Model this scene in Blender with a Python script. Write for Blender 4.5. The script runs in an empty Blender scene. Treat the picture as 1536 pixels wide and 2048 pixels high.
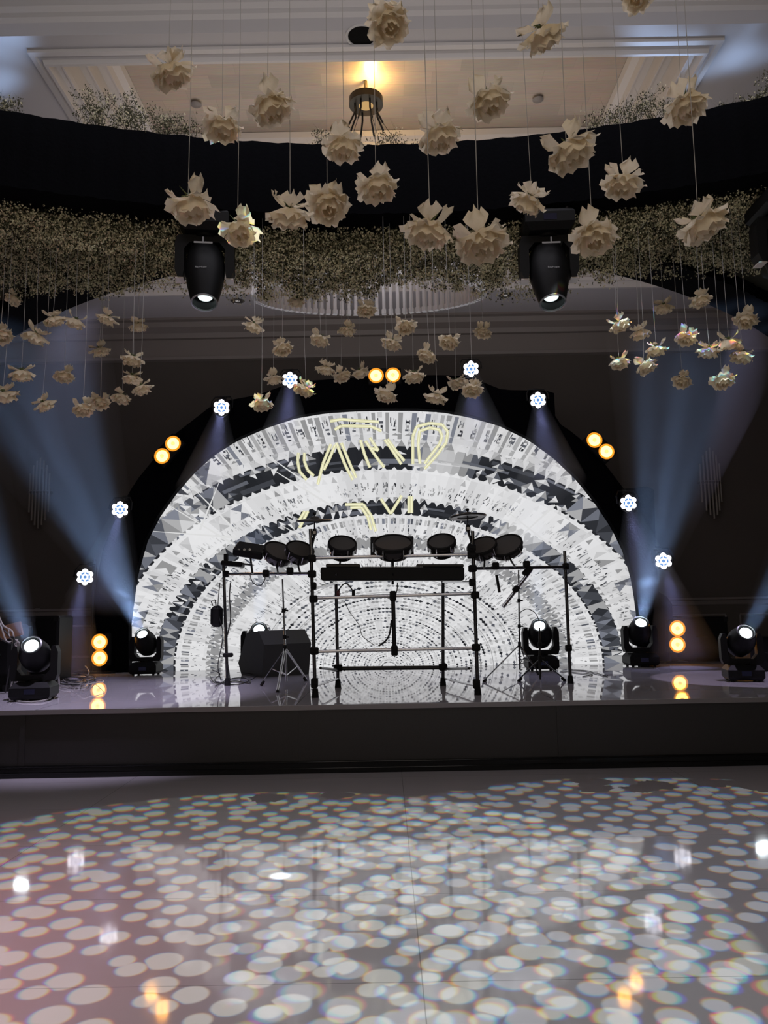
import bpy, math, random
from mathutils import Vector, Matrix, noise
random.seed(7)
S = bpy.context.scene
COL = S.collection
R = math.radians
PI = math.pi

# ------------------------------------------------------------------ camera
F = 1540.0
TILT, ROLL = R(7.43), 0.0175
CAMLOC = Vector((0, 0, 1.46))
MC = Matrix.Rotation(PI/2 + TILT, 3, 'X') @ Matrix.Rotation(-ROLL, 3, 'Z')
cam = bpy.data.cameras.new('camera')
cam.sensor_fit = 'VERTICAL'; cam.sensor_height = 36.0; cam.lens = 36.0*F/2048
cam.clip_start = 0.05; cam.clip_end = 200
camo = bpy.data.objects.new('camera', cam); COL.objects.link(camo)
camo.matrix_world = Matrix.Translation(CAMLOC) @ MC.to_4x4()
S.camera = camo

def ray(px, py):
    return MC @ Vector(((px-768)/F, (1024-py)/F, -1))
def P(px, py, Y):
    d = ray(px, py); return CAMLOC + d*(Y/d.y)
def PZ(px, py, z):
    d = ray(px, py); return CAMLOC + d*((z-CAMLOC.z)/d.z)

# ------------------------------------------------------------------ view + world
vs = S.view_settings
vs.view_transform = 'Standard'; vs.look = 'None'; vs.gamma = 1; vs.use_curve_mapping = False
vs.exposure = 0.0
w = bpy.data.worlds.new('world'); S.world = w; w.use_nodes = True
w.node_tree.nodes['Background'].inputs[0].default_value = (1.0, 0.93, 0.9, 1)
w.node_tree.nodes['Background'].inputs[1].default_value = 0.05
S.cycles.max_bounces = 8
S.cycles.volume_bounces = 0
S.cycles.sample_clamp_indirect = 4.0
S.cycles.caustics_reflective = False
S.cycles.caustics_refractive = False
S.cycles.use_denoising = True

def look(d):
    return Vector(d).to_track_quat('-Z', 'Y').to_euler()
def area(name, loc, d, size, power, col):
    l = bpy.data.lights.new(name, 'AREA'); l.shape = 'RECTANGLE'; l.size, l.size_y = size
    l.energy = power; l.color = col
    o = bpy.data.objects.new(name, l); COL.objects.link(o); o.location = loc; o.rotation_euler = look(d); return o
def spot(name, loc, d, angle, power, col, blend=0.15, radius=0.03, gobo=None, rot=0):
    l = bpy.data.lights.new(name, 'SPOT'); l.spot_size = R(angle); l.spot_blend = blend
    l.energy = power; l.color = col; l.shadow_soft_size = radius
    o = bpy.data.objects.new(name, l); COL.objects.link(o); o.location = loc; o.rotation_euler = look(d)
    if gobo: gobo(l)
    return o

def gobo_dots(scale, seed):
    """breakup gobo of round dots; the three colours focus a little apart like a cheap lens"""
    def f(l):
        l.use_nodes = True
        nt = l.node_tree; N = nt.nodes; L = nt.links
        em = next(n for n in N if n.type == 'EMISSION')
        tc = N.new('ShaderNodeTexCoord'); sx = N.new('ShaderNodeSeparateXYZ'); L.new(tc.outputs['Normal'], sx.inputs[0])
        dv = []
        for k in (0, 1):
            m = N.new('ShaderNodeMath'); m.operation = 'DIVIDE'; L.new(sx.outputs[k], m.inputs[0]); L.new(sx.outputs[2], m.inputs[1]); dv.append(m)
        cb = N.new('ShaderNodeCombineXYZ'); L.new(dv[0].outputs[0], cb.inputs[0]); L.new(dv[1].outputs[0], cb.inputs[1])
        # slight warp so rows do not look regular
        outs = []
        for c in range(3):
            sc = N.new('ShaderNodeVectorMath'); sc.operation = 'SCALE'; L.new(cb.outputs[0], sc.inputs[0]); sc.inputs['Scale'].default_value = 1.0 + 0.011*(1-c)
            ad = N.new('ShaderNodeVectorMath'); ad.operation = 'ADD'; L.new(sc.outputs[0], ad.inputs[0]); ad.inputs[1].default_value = (seed*3.7+10+0.0007*(c-1), seed*1.3+10+0.0012*(c-1), 0)
            v = N.new('ShaderNodeTexVoronoi'); v.voronoi_dimensions = '2D'; v.feature = 'F1'
            v.inputs['Scale'].default_value = scale; v.inputs['Randomness'].default_value = 0.62
            L.new(ad.outputs[0], v.inputs['Vector'])
            # random radius from the cell colour
            sr = N.new('ShaderNodeSeparateColor'); L.new(v.outputs['Color'], sr.inputs[0])
            mr = N.new('ShaderNodeMapRange'); L.new(sr.outputs[0], mr.inputs[0]); mr.inputs[3].default_value = 0.29; mr.inputs[4].default_value = 0.48
            su = N.new('ShaderNodeMath'); su.operation = 'SUBTRACT'; L.new(mr.outputs[0], su.inputs[0]); L.new(v.outputs['Distance'], su.inputs[1])
            mu = N.new('ShaderNodeMapRange'); L.new(su.outputs[0], mu.inputs[0]); mu.inputs[1].default_value = -0.02; mu.inputs[2].default_value = 0.05
            mu.inputs[3].default_value = 0.13; mu.inputs[4].default_value = 1.0
            outs.append(mu)
        cc = N.new('ShaderNodeCombineColor')
        for c in range(3): L.new(outs[c].outputs[0], cc.inputs[c])
        L.new(cc.outputs[0], em.inputs[0]); em.inputs[1].default_value = 1.0
    return f

def gobo_rays(scale, lo=0.25, hi=1.5):
    """breakup that leaves streaks in the haze"""
    def f(l):
        l.use_nodes = True
        nt = l.node_tree; N = nt.nodes; L = nt.links
        em = next(n for n in N if n.type == 'EMISSION')
        tc = N.new('ShaderNodeTexCoord')
        nz = N.new('ShaderNodeTexNoise'); nz.inputs['Scale'].default_value = scale; nz.inputs['Detail'].default_value = 1
        L.new(tc.outputs['Normal'], nz.inputs['Vector'])
        mr = N.new('ShaderNodeMapRange'); L.new(nz.outputs['Fac'], mr.inputs[0]); mr.inputs[1].default_value = 0.38; mr.inputs[2].default_value = 0.62
        mr.inputs[3].default_value = lo; mr.inputs[4].default_value = hi
        L.new(mr.outputs[0], em.inputs[1])
    return f

# profile projectors hung at the ceiling over the dance floor, throwing the dots
spot('dot_projector_light', (-0.7, 3.9, 6.6), (-0.03, 0.02, -1), 43, 1250, (0.92, 1.0, 0.84), 0.06, 0.004, gobo_dots(37, 1))
spot('dot_projector_light', (1.7, 3.95, 6.6), (0.03, 0.03, -1), 46, 1050, (0.86, 0.95, 1.0), 0.06, 0.004, gobo_dots(35, 5))
# lavender washes on the stage front
spot('stage_wash_light', (-2.8, 7.0, 5.6), (-0.06, 0.34, -1), 44, 1100, (0.80, 0.72, 1.0), 0.7, 0.05)
spot('stage_wash_light', (4.2, 8.2, 5.6), (0.03, 0.22, -1), 26, 620, (0.80, 0.68, 1.0), 0.12, 0.03)
# pink wash, and an unseen warm fill added behind the camera for the roses
spot('pink_wash_light', (-4.5, 1.0, 4.5), (0.34, 0.45, -1), 50, 1100, (1.0, 0.35, 0.45), 1.0, 0.2)
area('front_fill_light', (0, -2.5, 4.2), (0, 1, -0.05), (6, 2), 76, (1.0, 0.84, 0.66))
area('ceiling_fill_light', (0, 3.6, 5.3), (0, 0.55, 1), (7, 1.6), 36, (0.95, 0.93, 1.0))  # unseen panel added to brighten the ceiling like floor bounce
area('floor_fill_light', (0, 4.2, 6.5), (0, 0.1, -1), (5, 3), 80, (0.92, 0.9, 1.0))  # unseen overhead fill added to lift the floor tone
area('soffit_fill_light', (0, 10.4, 4.95), (0, 0.35, 1), (9, 1.0), 26, (1.0, 0.94, 0.96))  # unseen upward fill added to lighten the rear soffit

# ------------------------------------------------------------------ materials
MATS = {}
def mat(name, col, rough=0.5, metal=0.0, emis=None, estr=0, spec=0.5, bump=None, var=None, trans=0, coat=0):
    if name in MATS: return MATS[name]
    m = bpy.data.materials.new(name); m.use_nodes = True
    nt = m.node_tree; b = nt.nodes['Principled BSDF']
    b.inputs['Base Color'].default_value = (*col, 1); b.inputs['Roughness'].default_value = rough
    b.inputs['Metallic'].default_value = metal; b.inputs['Specular IOR Level'].default_value = spec
    if coat: b.inputs['Coat Weight'].default_value = coat
    if emis: b.inputs['Emission Color'].default_value = (*emis, 1); b.inputs['Emission Strength'].default_value = estr
    if trans: b.inputs['Transmission Weight'].default_value = trans
    if bump or var:
        tc = nt.nodes.new('ShaderNodeTexCoord'); nz = nt.nodes.new('ShaderNodeTexNoise')
        nt.links.new(tc.outputs['Object'], nz.inputs['Vector']); nz.inputs['Scale'].default_value = (bump or var)[0]
        if bump:
            bp = nt.nodes.new('ShaderNodeBump'); bp.inputs['Strength'].default_value = bump[1]; bp.inputs['Distance'].default_value = 0.01
            nt.links.new(nz.outputs['Fac'], bp.inputs['Height']); nt.links.new(bp.outputs[0], b.inputs['Normal'])
        if var:
            mx = nt.nodes.new('ShaderNodeMix'); mx.data_type = 'RGBA'
            mx.inputs['A'].default_value = (*col, 1); mx.inputs['B'].default_value = (*[c*var[1] for c in col], 1)
            nt.links.new(nz.outputs['Fac'], mx.inputs['Factor']); nt.links.new(mx.outputs['Result'], b.inputs['Base Color'])
    MATS[name] = m
    return m
def emat(name, col, s):
    if name in MATS: return MATS[name]
    m = bpy.data.materials.new(name); m.use_nodes = True; nt = m.node_tree
    nt.nodes.remove(nt.nodes['Principled BSDF'])
    e = nt.nodes.new('ShaderNodeEmission'); e.inputs[0].default_value = (*col, 1); e.inputs[1].default_value = s
    nt.links.new(e.outputs[0], nt.nodes['Material Output'].inputs[0]); MATS[name] = m
    return m

BLACKCLOTH = mat('black_drape', (0.0016, 0.0018, 0.0028), 0.95, spec=0.06, bump=(40, 0.3))
BLACK = mat('black_housing', (0.005, 0.005, 0.0055), 0.5, spec=0.16)
BLACKM = mat('black_metal', (0.015, 0.015, 0.016), 0.3, 0.3)
RUBBER = mat('black_rubber', (0.008, 0.008, 0.008), 0.7, spec=0.25)
CHROME = mat('chrome', (0.62, 0.62, 0.64), 0.16, 1.0)
STEEL = mat('dull_steel', (0.35, 0.35, 0.36), 0.35, 1.0)
CEILM = mat('ceiling_paint', (0.55, 0.53, 0.53), 0.8, var=(0.8, 0.92))
MOULD = mat('moulding_paint', (0.62, 0.59, 0.57), 0.5)
WALLM = mat('wall_paint', (0.085, 0.072, 0.062), 0.85, var=(1.3, 0.8))
CLEAR = mat('clear_thread', (0.55, 0.55, 0.55), 0.25, 0.2)
CABLE = mat('black_cable', (0.02, 0.02, 0.02), 0.45)
WHITEC = mat('pale_cable', (0.35, 0.34, 0.32), 0.4)

# ------------------------------------------------------------------ mesh helper
class MB:
    def __init__(s): s.v = []; s.f = []; s.sm = []
    def add(s, vs_, fs, smooth=False):
        n = len(s.v); s.v += [tuple(v) for v in vs_]; s.f += [tuple(i+n for i in f) for f in fs]; s.sm += [smooth]*len(fs); return s
    def box(s, c, d, M=None, bev=0.0):
        x, y, z = [k/2 for k in d]; c = Vector(c)
        if bev:
            b = min(bev, min(x, y, z)*0.9)
            pts = []
            for sx in (-1, 1):
                for sy in (-1, 1):
                    for sz in (-1, 1):
                        pts += [(sx*(x-b), sy*(y-b), sz*z), (sx*(x-b), sy*y, sz*(z-b)), (sx*x, sy*(y-b), sz*(z-b))]
            import bmesh
            bm = bmesh.new()
            for p in pts: bm.verts.new(p)
            r = bmesh.ops.convex_hull(bm, input=bm.verts)
            bm.verts.index_update()
            V = [v.co.copy() for v in bm.verts]; Fs = [[v.index for v in f.verts] for f in bm.faces]; bm.free()
        else:
            V = [Vector((a, b_, c_)) for a in (-x, x) for b_ in (-y, y) for c_ in (-z, z)]
            Fs = [(0, 1, 3, 2), (4, 6, 7, 5), (0, 4, 5, 1), (2, 3, 7, 6), (0, 2, 6, 4), (1, 5, 7, 3)]
        if M is not None: V = [M @ v for v in V]
        return s.add([v+c for v in V], Fs)
    def tube(s, pts, r, n=10, cap=True, closed=False):
        pts = [Vector(p) for p in pts]; m = len(pts)
        rr = r if isinstance(r, (list, tuple)) else [r]*m
        V = []; Fs = []; up = None
        for i, p in enumerate(pts):
            a = pts[i-1] if i or closed else p; b = pts[(i+1) % m] if i < m-1 or closed else p
            t = (b-a).normalized()
            if up is None: up = t.orthogonal().normalized()
            else:
                up = up - t*up.dot(t)
                up = up.normalized() if up.length > 1e-6 else t.orthogonal().normalized()
            q = t.cross(up)
            for k in range(n):
                an = 2*PI*k/n; V.append(p + (up*math.cos(an)+q*math.sin(an))*rr[i])
        for i in range(m if closed else m-1):
            j = (i+1) % m
            for k in range(n): Fs.append((i*n+k, i*n+(k+1) % n, j*n+(k+1) % n, j*n+k))
        if cap and not closed:
            Fs.append(tuple(range(n-1, -1, -1))); Fs.append(tuple((m-1)*n+k for k in range(n)))
        return s.add(V, Fs, n > 6)
    def lathe(s, prof, M=None, n=28, cap=True):
        """profile of (radius, height) about local Z"""
        V = []; Fs = []
        for (r, z) in prof:
            for k in range(n):
                a = 2*PI*k/n; V.append(Vector((max(r, 1e-5)*math.cos(a), max(r, 1e-5)*math.sin(a), z)))
        for i in range(len(prof)-1):
            for k in range(n): Fs.append((i*n+k, i*n+(k+1) % n, (i+1)*n+(k+1) % n, (i+1)*n+k))
        if cap:
            Fs.append(tuple(range(n-1, -1, -1))); Fs.append(tuple((len(prof)-1)*n+k for k in range(n)))
        if M is not None: V = [M @ v for v in V]
        return s.add(V, Fs, True)
    def prism(s, poly, y0, y1):
        """polygon in x,z pushed from y0 to y1"""
        n = len(poly); V = [(x, y0, z) for x, z in poly]+[(x, y1, z) for x, z in poly]
        return s.add(V, [tuple(range(n)), tuple(range(2*n-1, n-1, -1))]+[(i, i+n, (i+1) % n+n, (i+1) % n) for i in range(n)])
    def extrude_x(s, prof, x0, x1):
        """polygon in y,z pushed along x"""
        n = len(prof); V = [(x0, y, z) for y, z in prof]+[(x1, y, z) for y, z in prof]
        return s.add(V, [tuple(range(n)), tuple(range(2*n-1, n-1, -1))]+[(i, i+n, (i+1) % n+n, (i+1) % n) for i in range(n)])
    def obj(s, name, m, parent=None, ang=40):
        me = bpy.data.meshes.new(name); me.from_pydata(s.v, [], s.f)
        me.polygons.foreach_set('use_smooth', s.sm)
        import bmesh
        bm = bmesh.new(); bm.from_mesh(me); bmesh.ops.recalc_face_normals(bm, faces=bm.faces)
        for e in bm.edges:
            if len(e.link_faces) == 2 and e.calc_face_angle(0) > R(ang): e.smooth = False
        bm.to_mesh(me); bm.free()
        for mm in (m if isinstance(m, list) else [m]): me.materials.append(mm)
        o = bpy.data.objects.new(name, me); COL.objects.link(o)
        if parent is not None:
            o.parent = parent
            o.matrix_parent_inverse = Matrix.Identity(4)
        return o
def tag(o, label=None, cat=None, group=None, kind=None):
    if label: o['label'] = label
    if cat: o['category'] = cat
    if group: o['group'] = group
    if kind: o['kind'] = kind
    return o
def thing(name, loc, label, cat, group=None, rot=None):
    o = bpy.data.objects.new(name, None); COL.objects.link(o); o.empty_display_size = 0.1
    o.location = loc
    if rot is not None: o.rotation_euler = rot
    return tag(o, label, cat, group)
def structure(mb, name, m, label=None):
    o = mb.obj(name, m); o['kind'] = 'structure'
    if label: o['label'] = label; 
    return o
def axis_mat(d, up=(0, 0, 1)):
    """matrix turning local +Z to d"""
    return Vector(d).normalized().to_track_quat('Z', 'Y').to_matrix()
def disc(mb, c, d, r, n=28):
    M = axis_mat(d); V = [Vector(c)] + [Vector(c)+M @ Vector((r*math.cos(2*PI*k/n), r*math.sin(2*PI*k/n), 0)) for k in range(n)]
    mb.add(V, [(0, 1+k, 1+(k+1) % n) for k in range(n)])

# ------------------------------------------------------------------ room shell
HS = 6.70                      # soffit height
HT = 7.35                      # tray ceiling height
HN = 7.02                      # ceiling over the dance floor
WY = 13.4
XW = 8.6
SF = 7.35                      # stage front
SH = 0.61
SB = 12.3                      # screen face

def floor_material(name, col, rough, pitchy, offy, pitchx, offx, seam=0.0025, bumpy=0.05):
    m = bpy.data.materials.new(name); m.use_nodes = True; nt = m.node_tree; N = nt.nodes; L = nt.links
    b = N['Principled BSDF']; b.inputs['Roughness'].default_value = rough; b.inputs['IOR'].default_value = 1.5
    tc = N.new('ShaderNodeTexCoord'); sx = N.new('ShaderNodeSeparateXYZ'); L.new(tc.outputs['Object'], sx.inputs[0])
    def line(out, pitch, off):
        a = N.new('ShaderNodeMath'); a.operation = 'SUBTRACT'; L.new(out, a.inputs[0]); a.inputs[1].default_value = off
        pp = N.new('ShaderNodeMath'); pp.operation = 'PINGPONG'; L.new(a.outputs[0], pp.inputs[0]); pp.inputs[1].default_value = pitch/2
        lt = N.new('ShaderNodeMath'); lt.operation = 'LESS_THAN'; L.new(pp.outputs[0], lt.inputs[0]); lt.inputs[1].default_value = seam
        return lt
    ly = line(sx.outputs[1], pitchy, offy); lx = line(sx.outputs[0], pitchx, offx)
    mx = N.new('ShaderNodeMath'); mx.operation = 'MAXIMUM'; L.new(ly.outputs[0], mx.inputs[0]); L.new(lx.outputs[0], mx.inputs[1])
    nz = N.new('ShaderNodeTexNoise'); nz.inputs['Scale'].default_value = 1.1; nz.inputs['Detail'].default_value = 3; L.new(tc.outputs['Object'], nz.inputs['Vector'])
    va = N.new('ShaderNodeMix'); va.data_type = 'RGBA'; va.inputs['A'].default_value = (*col, 1); va.inputs['B'].default_value = (*[c*0.86 for c in col], 1)
    L.new(nz.outputs['Fac'], va.inputs['Factor'])
    mc = N.new('ShaderNodeMix'); mc.data_type = 'RGBA'; L.new(mx.outputs[0], mc.inputs['Factor']); L.new(va.outputs['Result'], mc.inputs['A']); mc.inputs['B'].default_value = (*[c*0.55 for c in col], 1)
    L.new(mc.outputs['Result'], b.inputs['Base Color'])
    n2 = N.new('ShaderNodeTexNoise'); n2.inputs['Scale'].default_value = 2.3; L.new(tc.outputs['Object'], n2.inputs['Vector'])
    bp = N.new('ShaderNodeBump'); bp.inputs['Strength'].default_value = bumpy; bp.inputs['Distance'].default_value = 0.02; L.new(n2.outputs['Fac'], bp.inputs['Height'])
    L.new(bp.outputs[0], b.inputs['Normal'])
    return m
FLOORM = floor_material('gloss_white_floor', (0.45, 0.425, 0.445), 0.06, 0.962, 3.28, 2.44, 0.12)
STAGEM = floor_material('gloss_white_stage', (0.50, 0.48, 0.52), 0.03, 1.22, SF, 2.44, -0.86, 0.006, 0.03)

fl = MB(); fl.add([(-XW, -7, 0), (XW, -7, 0), (XW, WY, 0), (-XW, WY, 0)], [(0, 1, 2, 3)])
structure(fl, 'floor', FLOORM)
wb = MB(); wb.box((0, WY+0.1, 3.6), (2*XW, 0.2, 7.6)); structure(wb, 'wall_back', WALLM)
for s_, nm in ((-1, 'wall_left'), (1, 'wall_right')):
    q = MB(); q.box((s_*(XW+0.1), 3.2, 3.6), (0.2, 20.4, 7.6)); structure(q, nm, WALLM)

# ceiling: near plane, beam and soffits with two trays
T1 = (-3.1, 3.1, 6.67, 9.2); T2 = (-5.3, 5.3, 9.95, 11.94)
cl = MB()
BY = 6.36
def rect(mb, x0, x1, y0, y1, z): mb.add([(x0, y0, z), (x1, y0, z), (x1, y1, z), (x0, y1, z)], [(0, 1, 2, 3)])
rect(cl, -XW, XW, -7, BY, HN)
cl.add([(-XW, BY, HS), (XW, BY, HS), (XW, BY, HN), (-XW, BY, HN)], [(0, 1, 2, 3)])
rect(cl, -XW, XW, BY, T1[2], HS)
rect(cl, -XW, T1[0], T1[2], T1[3], HS); rect(cl, T1[1], XW, T1[2], T1[3], HS)
rect(cl, -XW, XW, T1[3], T2[2], HS)
rect(cl, -XW, T2[0], T2[2], T2[3], HS); rect(cl, T2[1], XW, T2[2], T2[3], HS)
rect(cl, -XW, XW, T2[3], WY, HS)
structure(cl, 'ceiling', CEILM)

# papered tray ceilings
pm = bpy.data.materials.new('grasscloth_paper'); pm.use_nodes = True
nt = pm.node_tree; N = nt.nodes; L = nt.links; b = N['Principled BSDF']; b.inputs['Roughness'].default_value = 0.4; b.inputs['Metallic'].default_value = 0.35
tc = N.new('ShaderNodeTexCoord'); br = N.new('ShaderNodeTexBrick'); L.new(tc.outputs['Object'], br.inputs['Vector'])
br.inputs['Scale'].default_value = 1.0; br.inputs['Brick Width'].default_value = 0.62; br.inputs['Row Height'].default_value = 0.2; br.inputs['Mortar Size'].default_value = 0.003
br.inputs['Color1'].default_value = (0.62, 0.53, 0.44, 1); br.inputs['Color2'].default_value = (0.50, 0.43, 0.36, 1); br.inputs['Mortar'].default_value = (0.50, 0.43, 0.36, 1)
wv = N.new('ShaderNodeTexNoise'); mp = N.new('ShaderNodeMapping'); mp.inputs['Scale'].default_value = (2, 30, 1); L.new(tc.outputs['Object'], mp.inputs[0]); L.new(mp.outputs[0], wv.inputs['Vector'])
wv.inputs['Scale'].default_value = 3
mx = N.new('ShaderNodeMix'); mx.data_type = 'RGBA'; mx.blend_type = 'MULTIPLY'; mx.inputs['Factor'].default_value = 0.35
L.new(br.outputs['Color'], mx.inputs['A']); L.new(wv.outputs['Color'], mx.inputs['B']); L.new(mx.outputs['Result'], b.inputs['Base Color'])
for i, T in enumerate((T1, T2)):
    q = MB(); rect(q, T[0], T[1], T[2], T[3], HT+0.02); structure(q, 'ceiling_tray' if i == 0 else 'ceiling_tray.001', pm)

def ring_moulding(mb, T, prof):
    """sweep a profile (inset, z) round the rectangle T, mitred"""
    x0, x1, y0, y1 = T; V = []; Fs = []; n = len(prof)
    for (cx, cy, sx, sy) in ((x0, y0, 1, 1), (x1, y0, -1, 1), (x1, y1, -1, -1), (x0, y1, 1, -1)):
        for (i, z) in prof: V.append((cx+sx*i, cy+sy*i, z))
    for c in range(4):
        d = (c+1) % 4
        for k in range(n-1): Fs.append((c*n+k, c*n+k+1, d*n+k+1, d*n+k))
    mb.add(V, Fs)
prof = [(-0.14, HS), (-0.14, HS-0.03), (-0.09, HS-0.035), (-0.08, HS-0.015), (-0.04, HS-0.03), (-0.03, HS-0.07), (0.0, HS-0.07), (0.0, HS+0.05), (0.06, HS+0.055), (0.07, HS+0.02), (0.085, HS+0.02), (0.09, HS+0.08), (0.07, HS+0.10), (0.07, HS+0.34),
        (0.15, HS+0.345), (0.155, HS+0.315), (0.17, HS+0.315), (0.175, HS+0.37), (0.16, HS+0.39), (0.16, HS+0.52), (0.25, HS+0.525), (0.255, HS+0.50), (0.27, HS+0.50), (0.29, HS+0.57), (0.36, HS+0.60), (0.38, HS+0.665)]
for i, T in enumerate((T1, T2)):
    q = MB(); ring_moulding(q, T, prof); structure(q, 'trim_%d' % (i+1), MOULD)
# moulding on the beam face
q = MB(); q.extrude_x([(BY, HN-0.02), (BY-0.12, HN-0.02), (BY-0.12, HN-0.05), (BY-0.07, HN-0.08), (BY-0.05, HN-0.13), (BY-0.02, HN-0.15), (BY, HN-0.19)], -XW, XW)
structure(q, 'trim_3', MOULD)
# crown and picture rail on the back wall
q = MB(); q.extrude_x([(WY, HS), (WY-0.34, HS), (WY-0.34, HS-0.04), (WY-0.28, HS-0.06), (WY-0.25, HS-0.14), (WY-0.15, HS-0.22), (WY-0.12, HS-0.30), (WY-0.06, HS-0.31), (WY-0.05, HS-0.62), (WY-0.09, HS-0.63), (WY-0.07, HS-0.68), (WY, HS-0.70)], -XW, XW)
structure(q, 'trim_4', mat('dark_cornice', (0.20, 0.175, 0.16), 0.5))
q = MB(); q.extrude_x([(WY, 1.62), (WY-0.05, 1.62), (WY-0.06, 1.585), (WY-0.03, 1.57), (WY-0.02, 1.50), (WY, 1.48)], -XW, XW)
structure(q, 'trim_5', mat('chair_rail', (0.17, 0.15, 0.14), 0.45))
q = MB()
for s_ in (-1, 1):
    for k in range(3):
        x0 = s_*(4.55+k*1.55)
        fr = [(x0, 1.32), (x0+s_*1.3, 1.32), (x0+s_*1.3, 0.8), (x0, 0.8)]
        for a_, b_ in zip(fr, fr[1:]+fr[:1]): q.tube([(a_[0], WY-0.005, a_[1]), (b_[0], WY-0.005, b_[1])], 0.018, 6)
structure(q, 'trim_6', MATS['chair_rail'])

# ------------------------------------------------------------------ stage
q = MB(); q.box((0, (SF+WY)/2, SH-0.02), (2*XW-0.02, WY-SF, 0.04)); st = structure(q, 'floor_stage', STAGEM)
skirt_m = mat('grey_skirt', (0.036, 0.033, 0.034), 0.55, bump=(60, 0.05), var=(1.1, 0.75))
q = MB(); q.box((0, SF+0.03, 0.34), (2*XW-0.02, 0.03, 0.46)); 
for x in (-5.9, -3.4, -0.86, 1.6, 4.05): q.box((x, SF+0.012, 0.34), (0.05, 0.012, 0.46))
structure(q, 'floor_stage_skirt', skirt_m)
q = MB(); q.box((0, SF+0.02, 0.055), (2*XW-0.02, 0.05, 0.11)); q.tube([(-XW+.02, SF-0.012, 0.045), (XW-.02, SF-0.012, 0.045)], 0.006, 8); q.tube([(-XW+.02, SF-0.008, 0.1), (XW-.02, SF-0.008, 0.1)], 0.008, 8)
structure(q, 'baseboard_stage', mat('black_gloss_base', (0.006, 0.006, 0.006), 0.15))
q = MB(); q.box((0, SF+0.004, SH-0.018), (2*XW-0.02, 0.012, 0.044)); structure(q, 'trim_7', mat('stage_lip', (0.25, 0.23, 0.24), 0.3))

# ------------------------------------------------------------------ LED screen
def pp(px, py, Y=SB):
    v = P(px, py, Y); return (v.x, v.z)
CX, CYb = 778, 1334
outl = [(258, 1345), (257, 1250), (262, 1205), (270, 1150), (290, 1080), (316, 1030), (348, 985), (382, 945), (420, 910), (470, 878), (530, 852), (590, 832), (650, 822), (710, 818), (770, 817), (830, 817), (885, 820), (940, 830), (1000, 847), (1060, 876), (1110, 912), (1155, 955), (1195, 1005), (1228, 1055), (1250, 1100), (1266, 1150), (1275, 1200), (1280, 1250), (1282, 1345)]
def inside(x, y, grow=0):
    # point in polygon, px
    c = False; n = len(outl)
    for i in range(n):
        x1, y1 = outl[i]; x2, y2 = outl[i-1]
        if (y1 > y) != (y2 > y) and x < (x2-x1)*(y-y1)/(y2-y1)+x1: c = not c
    return c
rnd = random.Random(11)
def clip(poly):
    # cut to the (convex) screen outline, grown by a hair so that its rim sits behind the surround
    n = len(outl); cxx, cyy = 768, 1150
    for i in range(n):
        a = outl[i]; b_ = outl[(i+1) % n]
        ax, ay = cxx+(a[0]-cxx)*1.006, cyy+(a[1]-cyy)*1.006; bx, by = cxx+(b_[0]-cxx)*1.006, cyy+(b_[1]-cyy)*1.006
        def side(p): return (bx-ax)*(p[1]-ay)-(by-ay)*(p[0]-ax)
        out = []
        for j in range(len(poly)):
            p, q_ = poly[j], poly[(j+1) % len(poly)]; sp, sq = side(p), side(q_)
            if sp >= -1e-6: out.append(p)
            if (sp > 0 > sq) or (sp < 0 < sq):
                t = sp/(sp-sq); out.append((p[0]+(q_[0]-p[0])*t, p[1]+(q_[1]-p[1])*t))
        poly = out
        if len(poly) < 3: return []
    return poly
screenV, screenF, screenC = [], [], []
def facet(pts, g, lift=0.0):
    """polygon of polar points (rho, angle) or px points -> screen mesh, grey g or colour"""
    # white flares burn the picture out
    x = sum(p[0] for p in pts)/len(pts); y = sum(p[1] for p in pts)/len(pts)
    if not isinstance(g, tuple):
        for (fx, fy, fr) in ((1062, 1052, 44), (400, 1065, 46), (880, 945, 42), (640, 985, 34)):
            d = math.hypot((x-fx), (y-fy)*1.5)/fr
            if d < 2: g = g+(0.8-g)*max(0, min(1, 1.35-d*0.75))
        g = (g*0.985, g*0.985, g*1.0) if g > 0.25 else (g*0.9, g*0.96, g*1.15)
    pts = clip(pts)
    if len(pts) < 3: return
    n = len(screenV)
    for (a, b_) in pts:
        v = P(a, b_, SB-lift); screenV.append(v)
    screenF.append(tuple(range(n, n+len(pts)))); screenC.append(g)
def pol(rho, th): return (CX+1.4*rho*math.cos(th), CYb-rho*math.sin(th))
def ringcells(r0, r1, n, fn):
    for k in range(n):
        t0 = PI*1.06*k/n-0.03*PI; t1 = PI*1.06*(k+1)/n-0.03*PI
        fn(r0, r1, t0, t1, k)
def quad(r0, r1, t0, t1, g, lift=0.0): facet([pol(r0, t0), pol(r0, t1), pol(r1, t1), pol(r1, t0)], g, lift)
def tri(a, b_, c, g, lift=0.0): facet([pol(*a), pol(*b_), pol(*c)], g, lift)
W_, LG, MG, DG, DK = 0.72, 0.56, 0.30, 0.10, 0.022
def base_ring(r0, r1, n, g):
    ringcells(r0, r1, n, lambda a, b_, c, d, k: quad(a, b_, c, d, g*rnd.uniform(0.85, 1.1)))
# backing coats
for (r0, r1, g) in ((0, 190, W_), (190, 238, W_), (238, 262, MG), (262, 305, W_), (305, 335, DK), (335, 395, W_), (395, 447, DK), (447, 640, W_)):
    base_ring(r0, r1, 120, g)
L1, L2, L3 = 0.004, 0.008, 0.012
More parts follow.
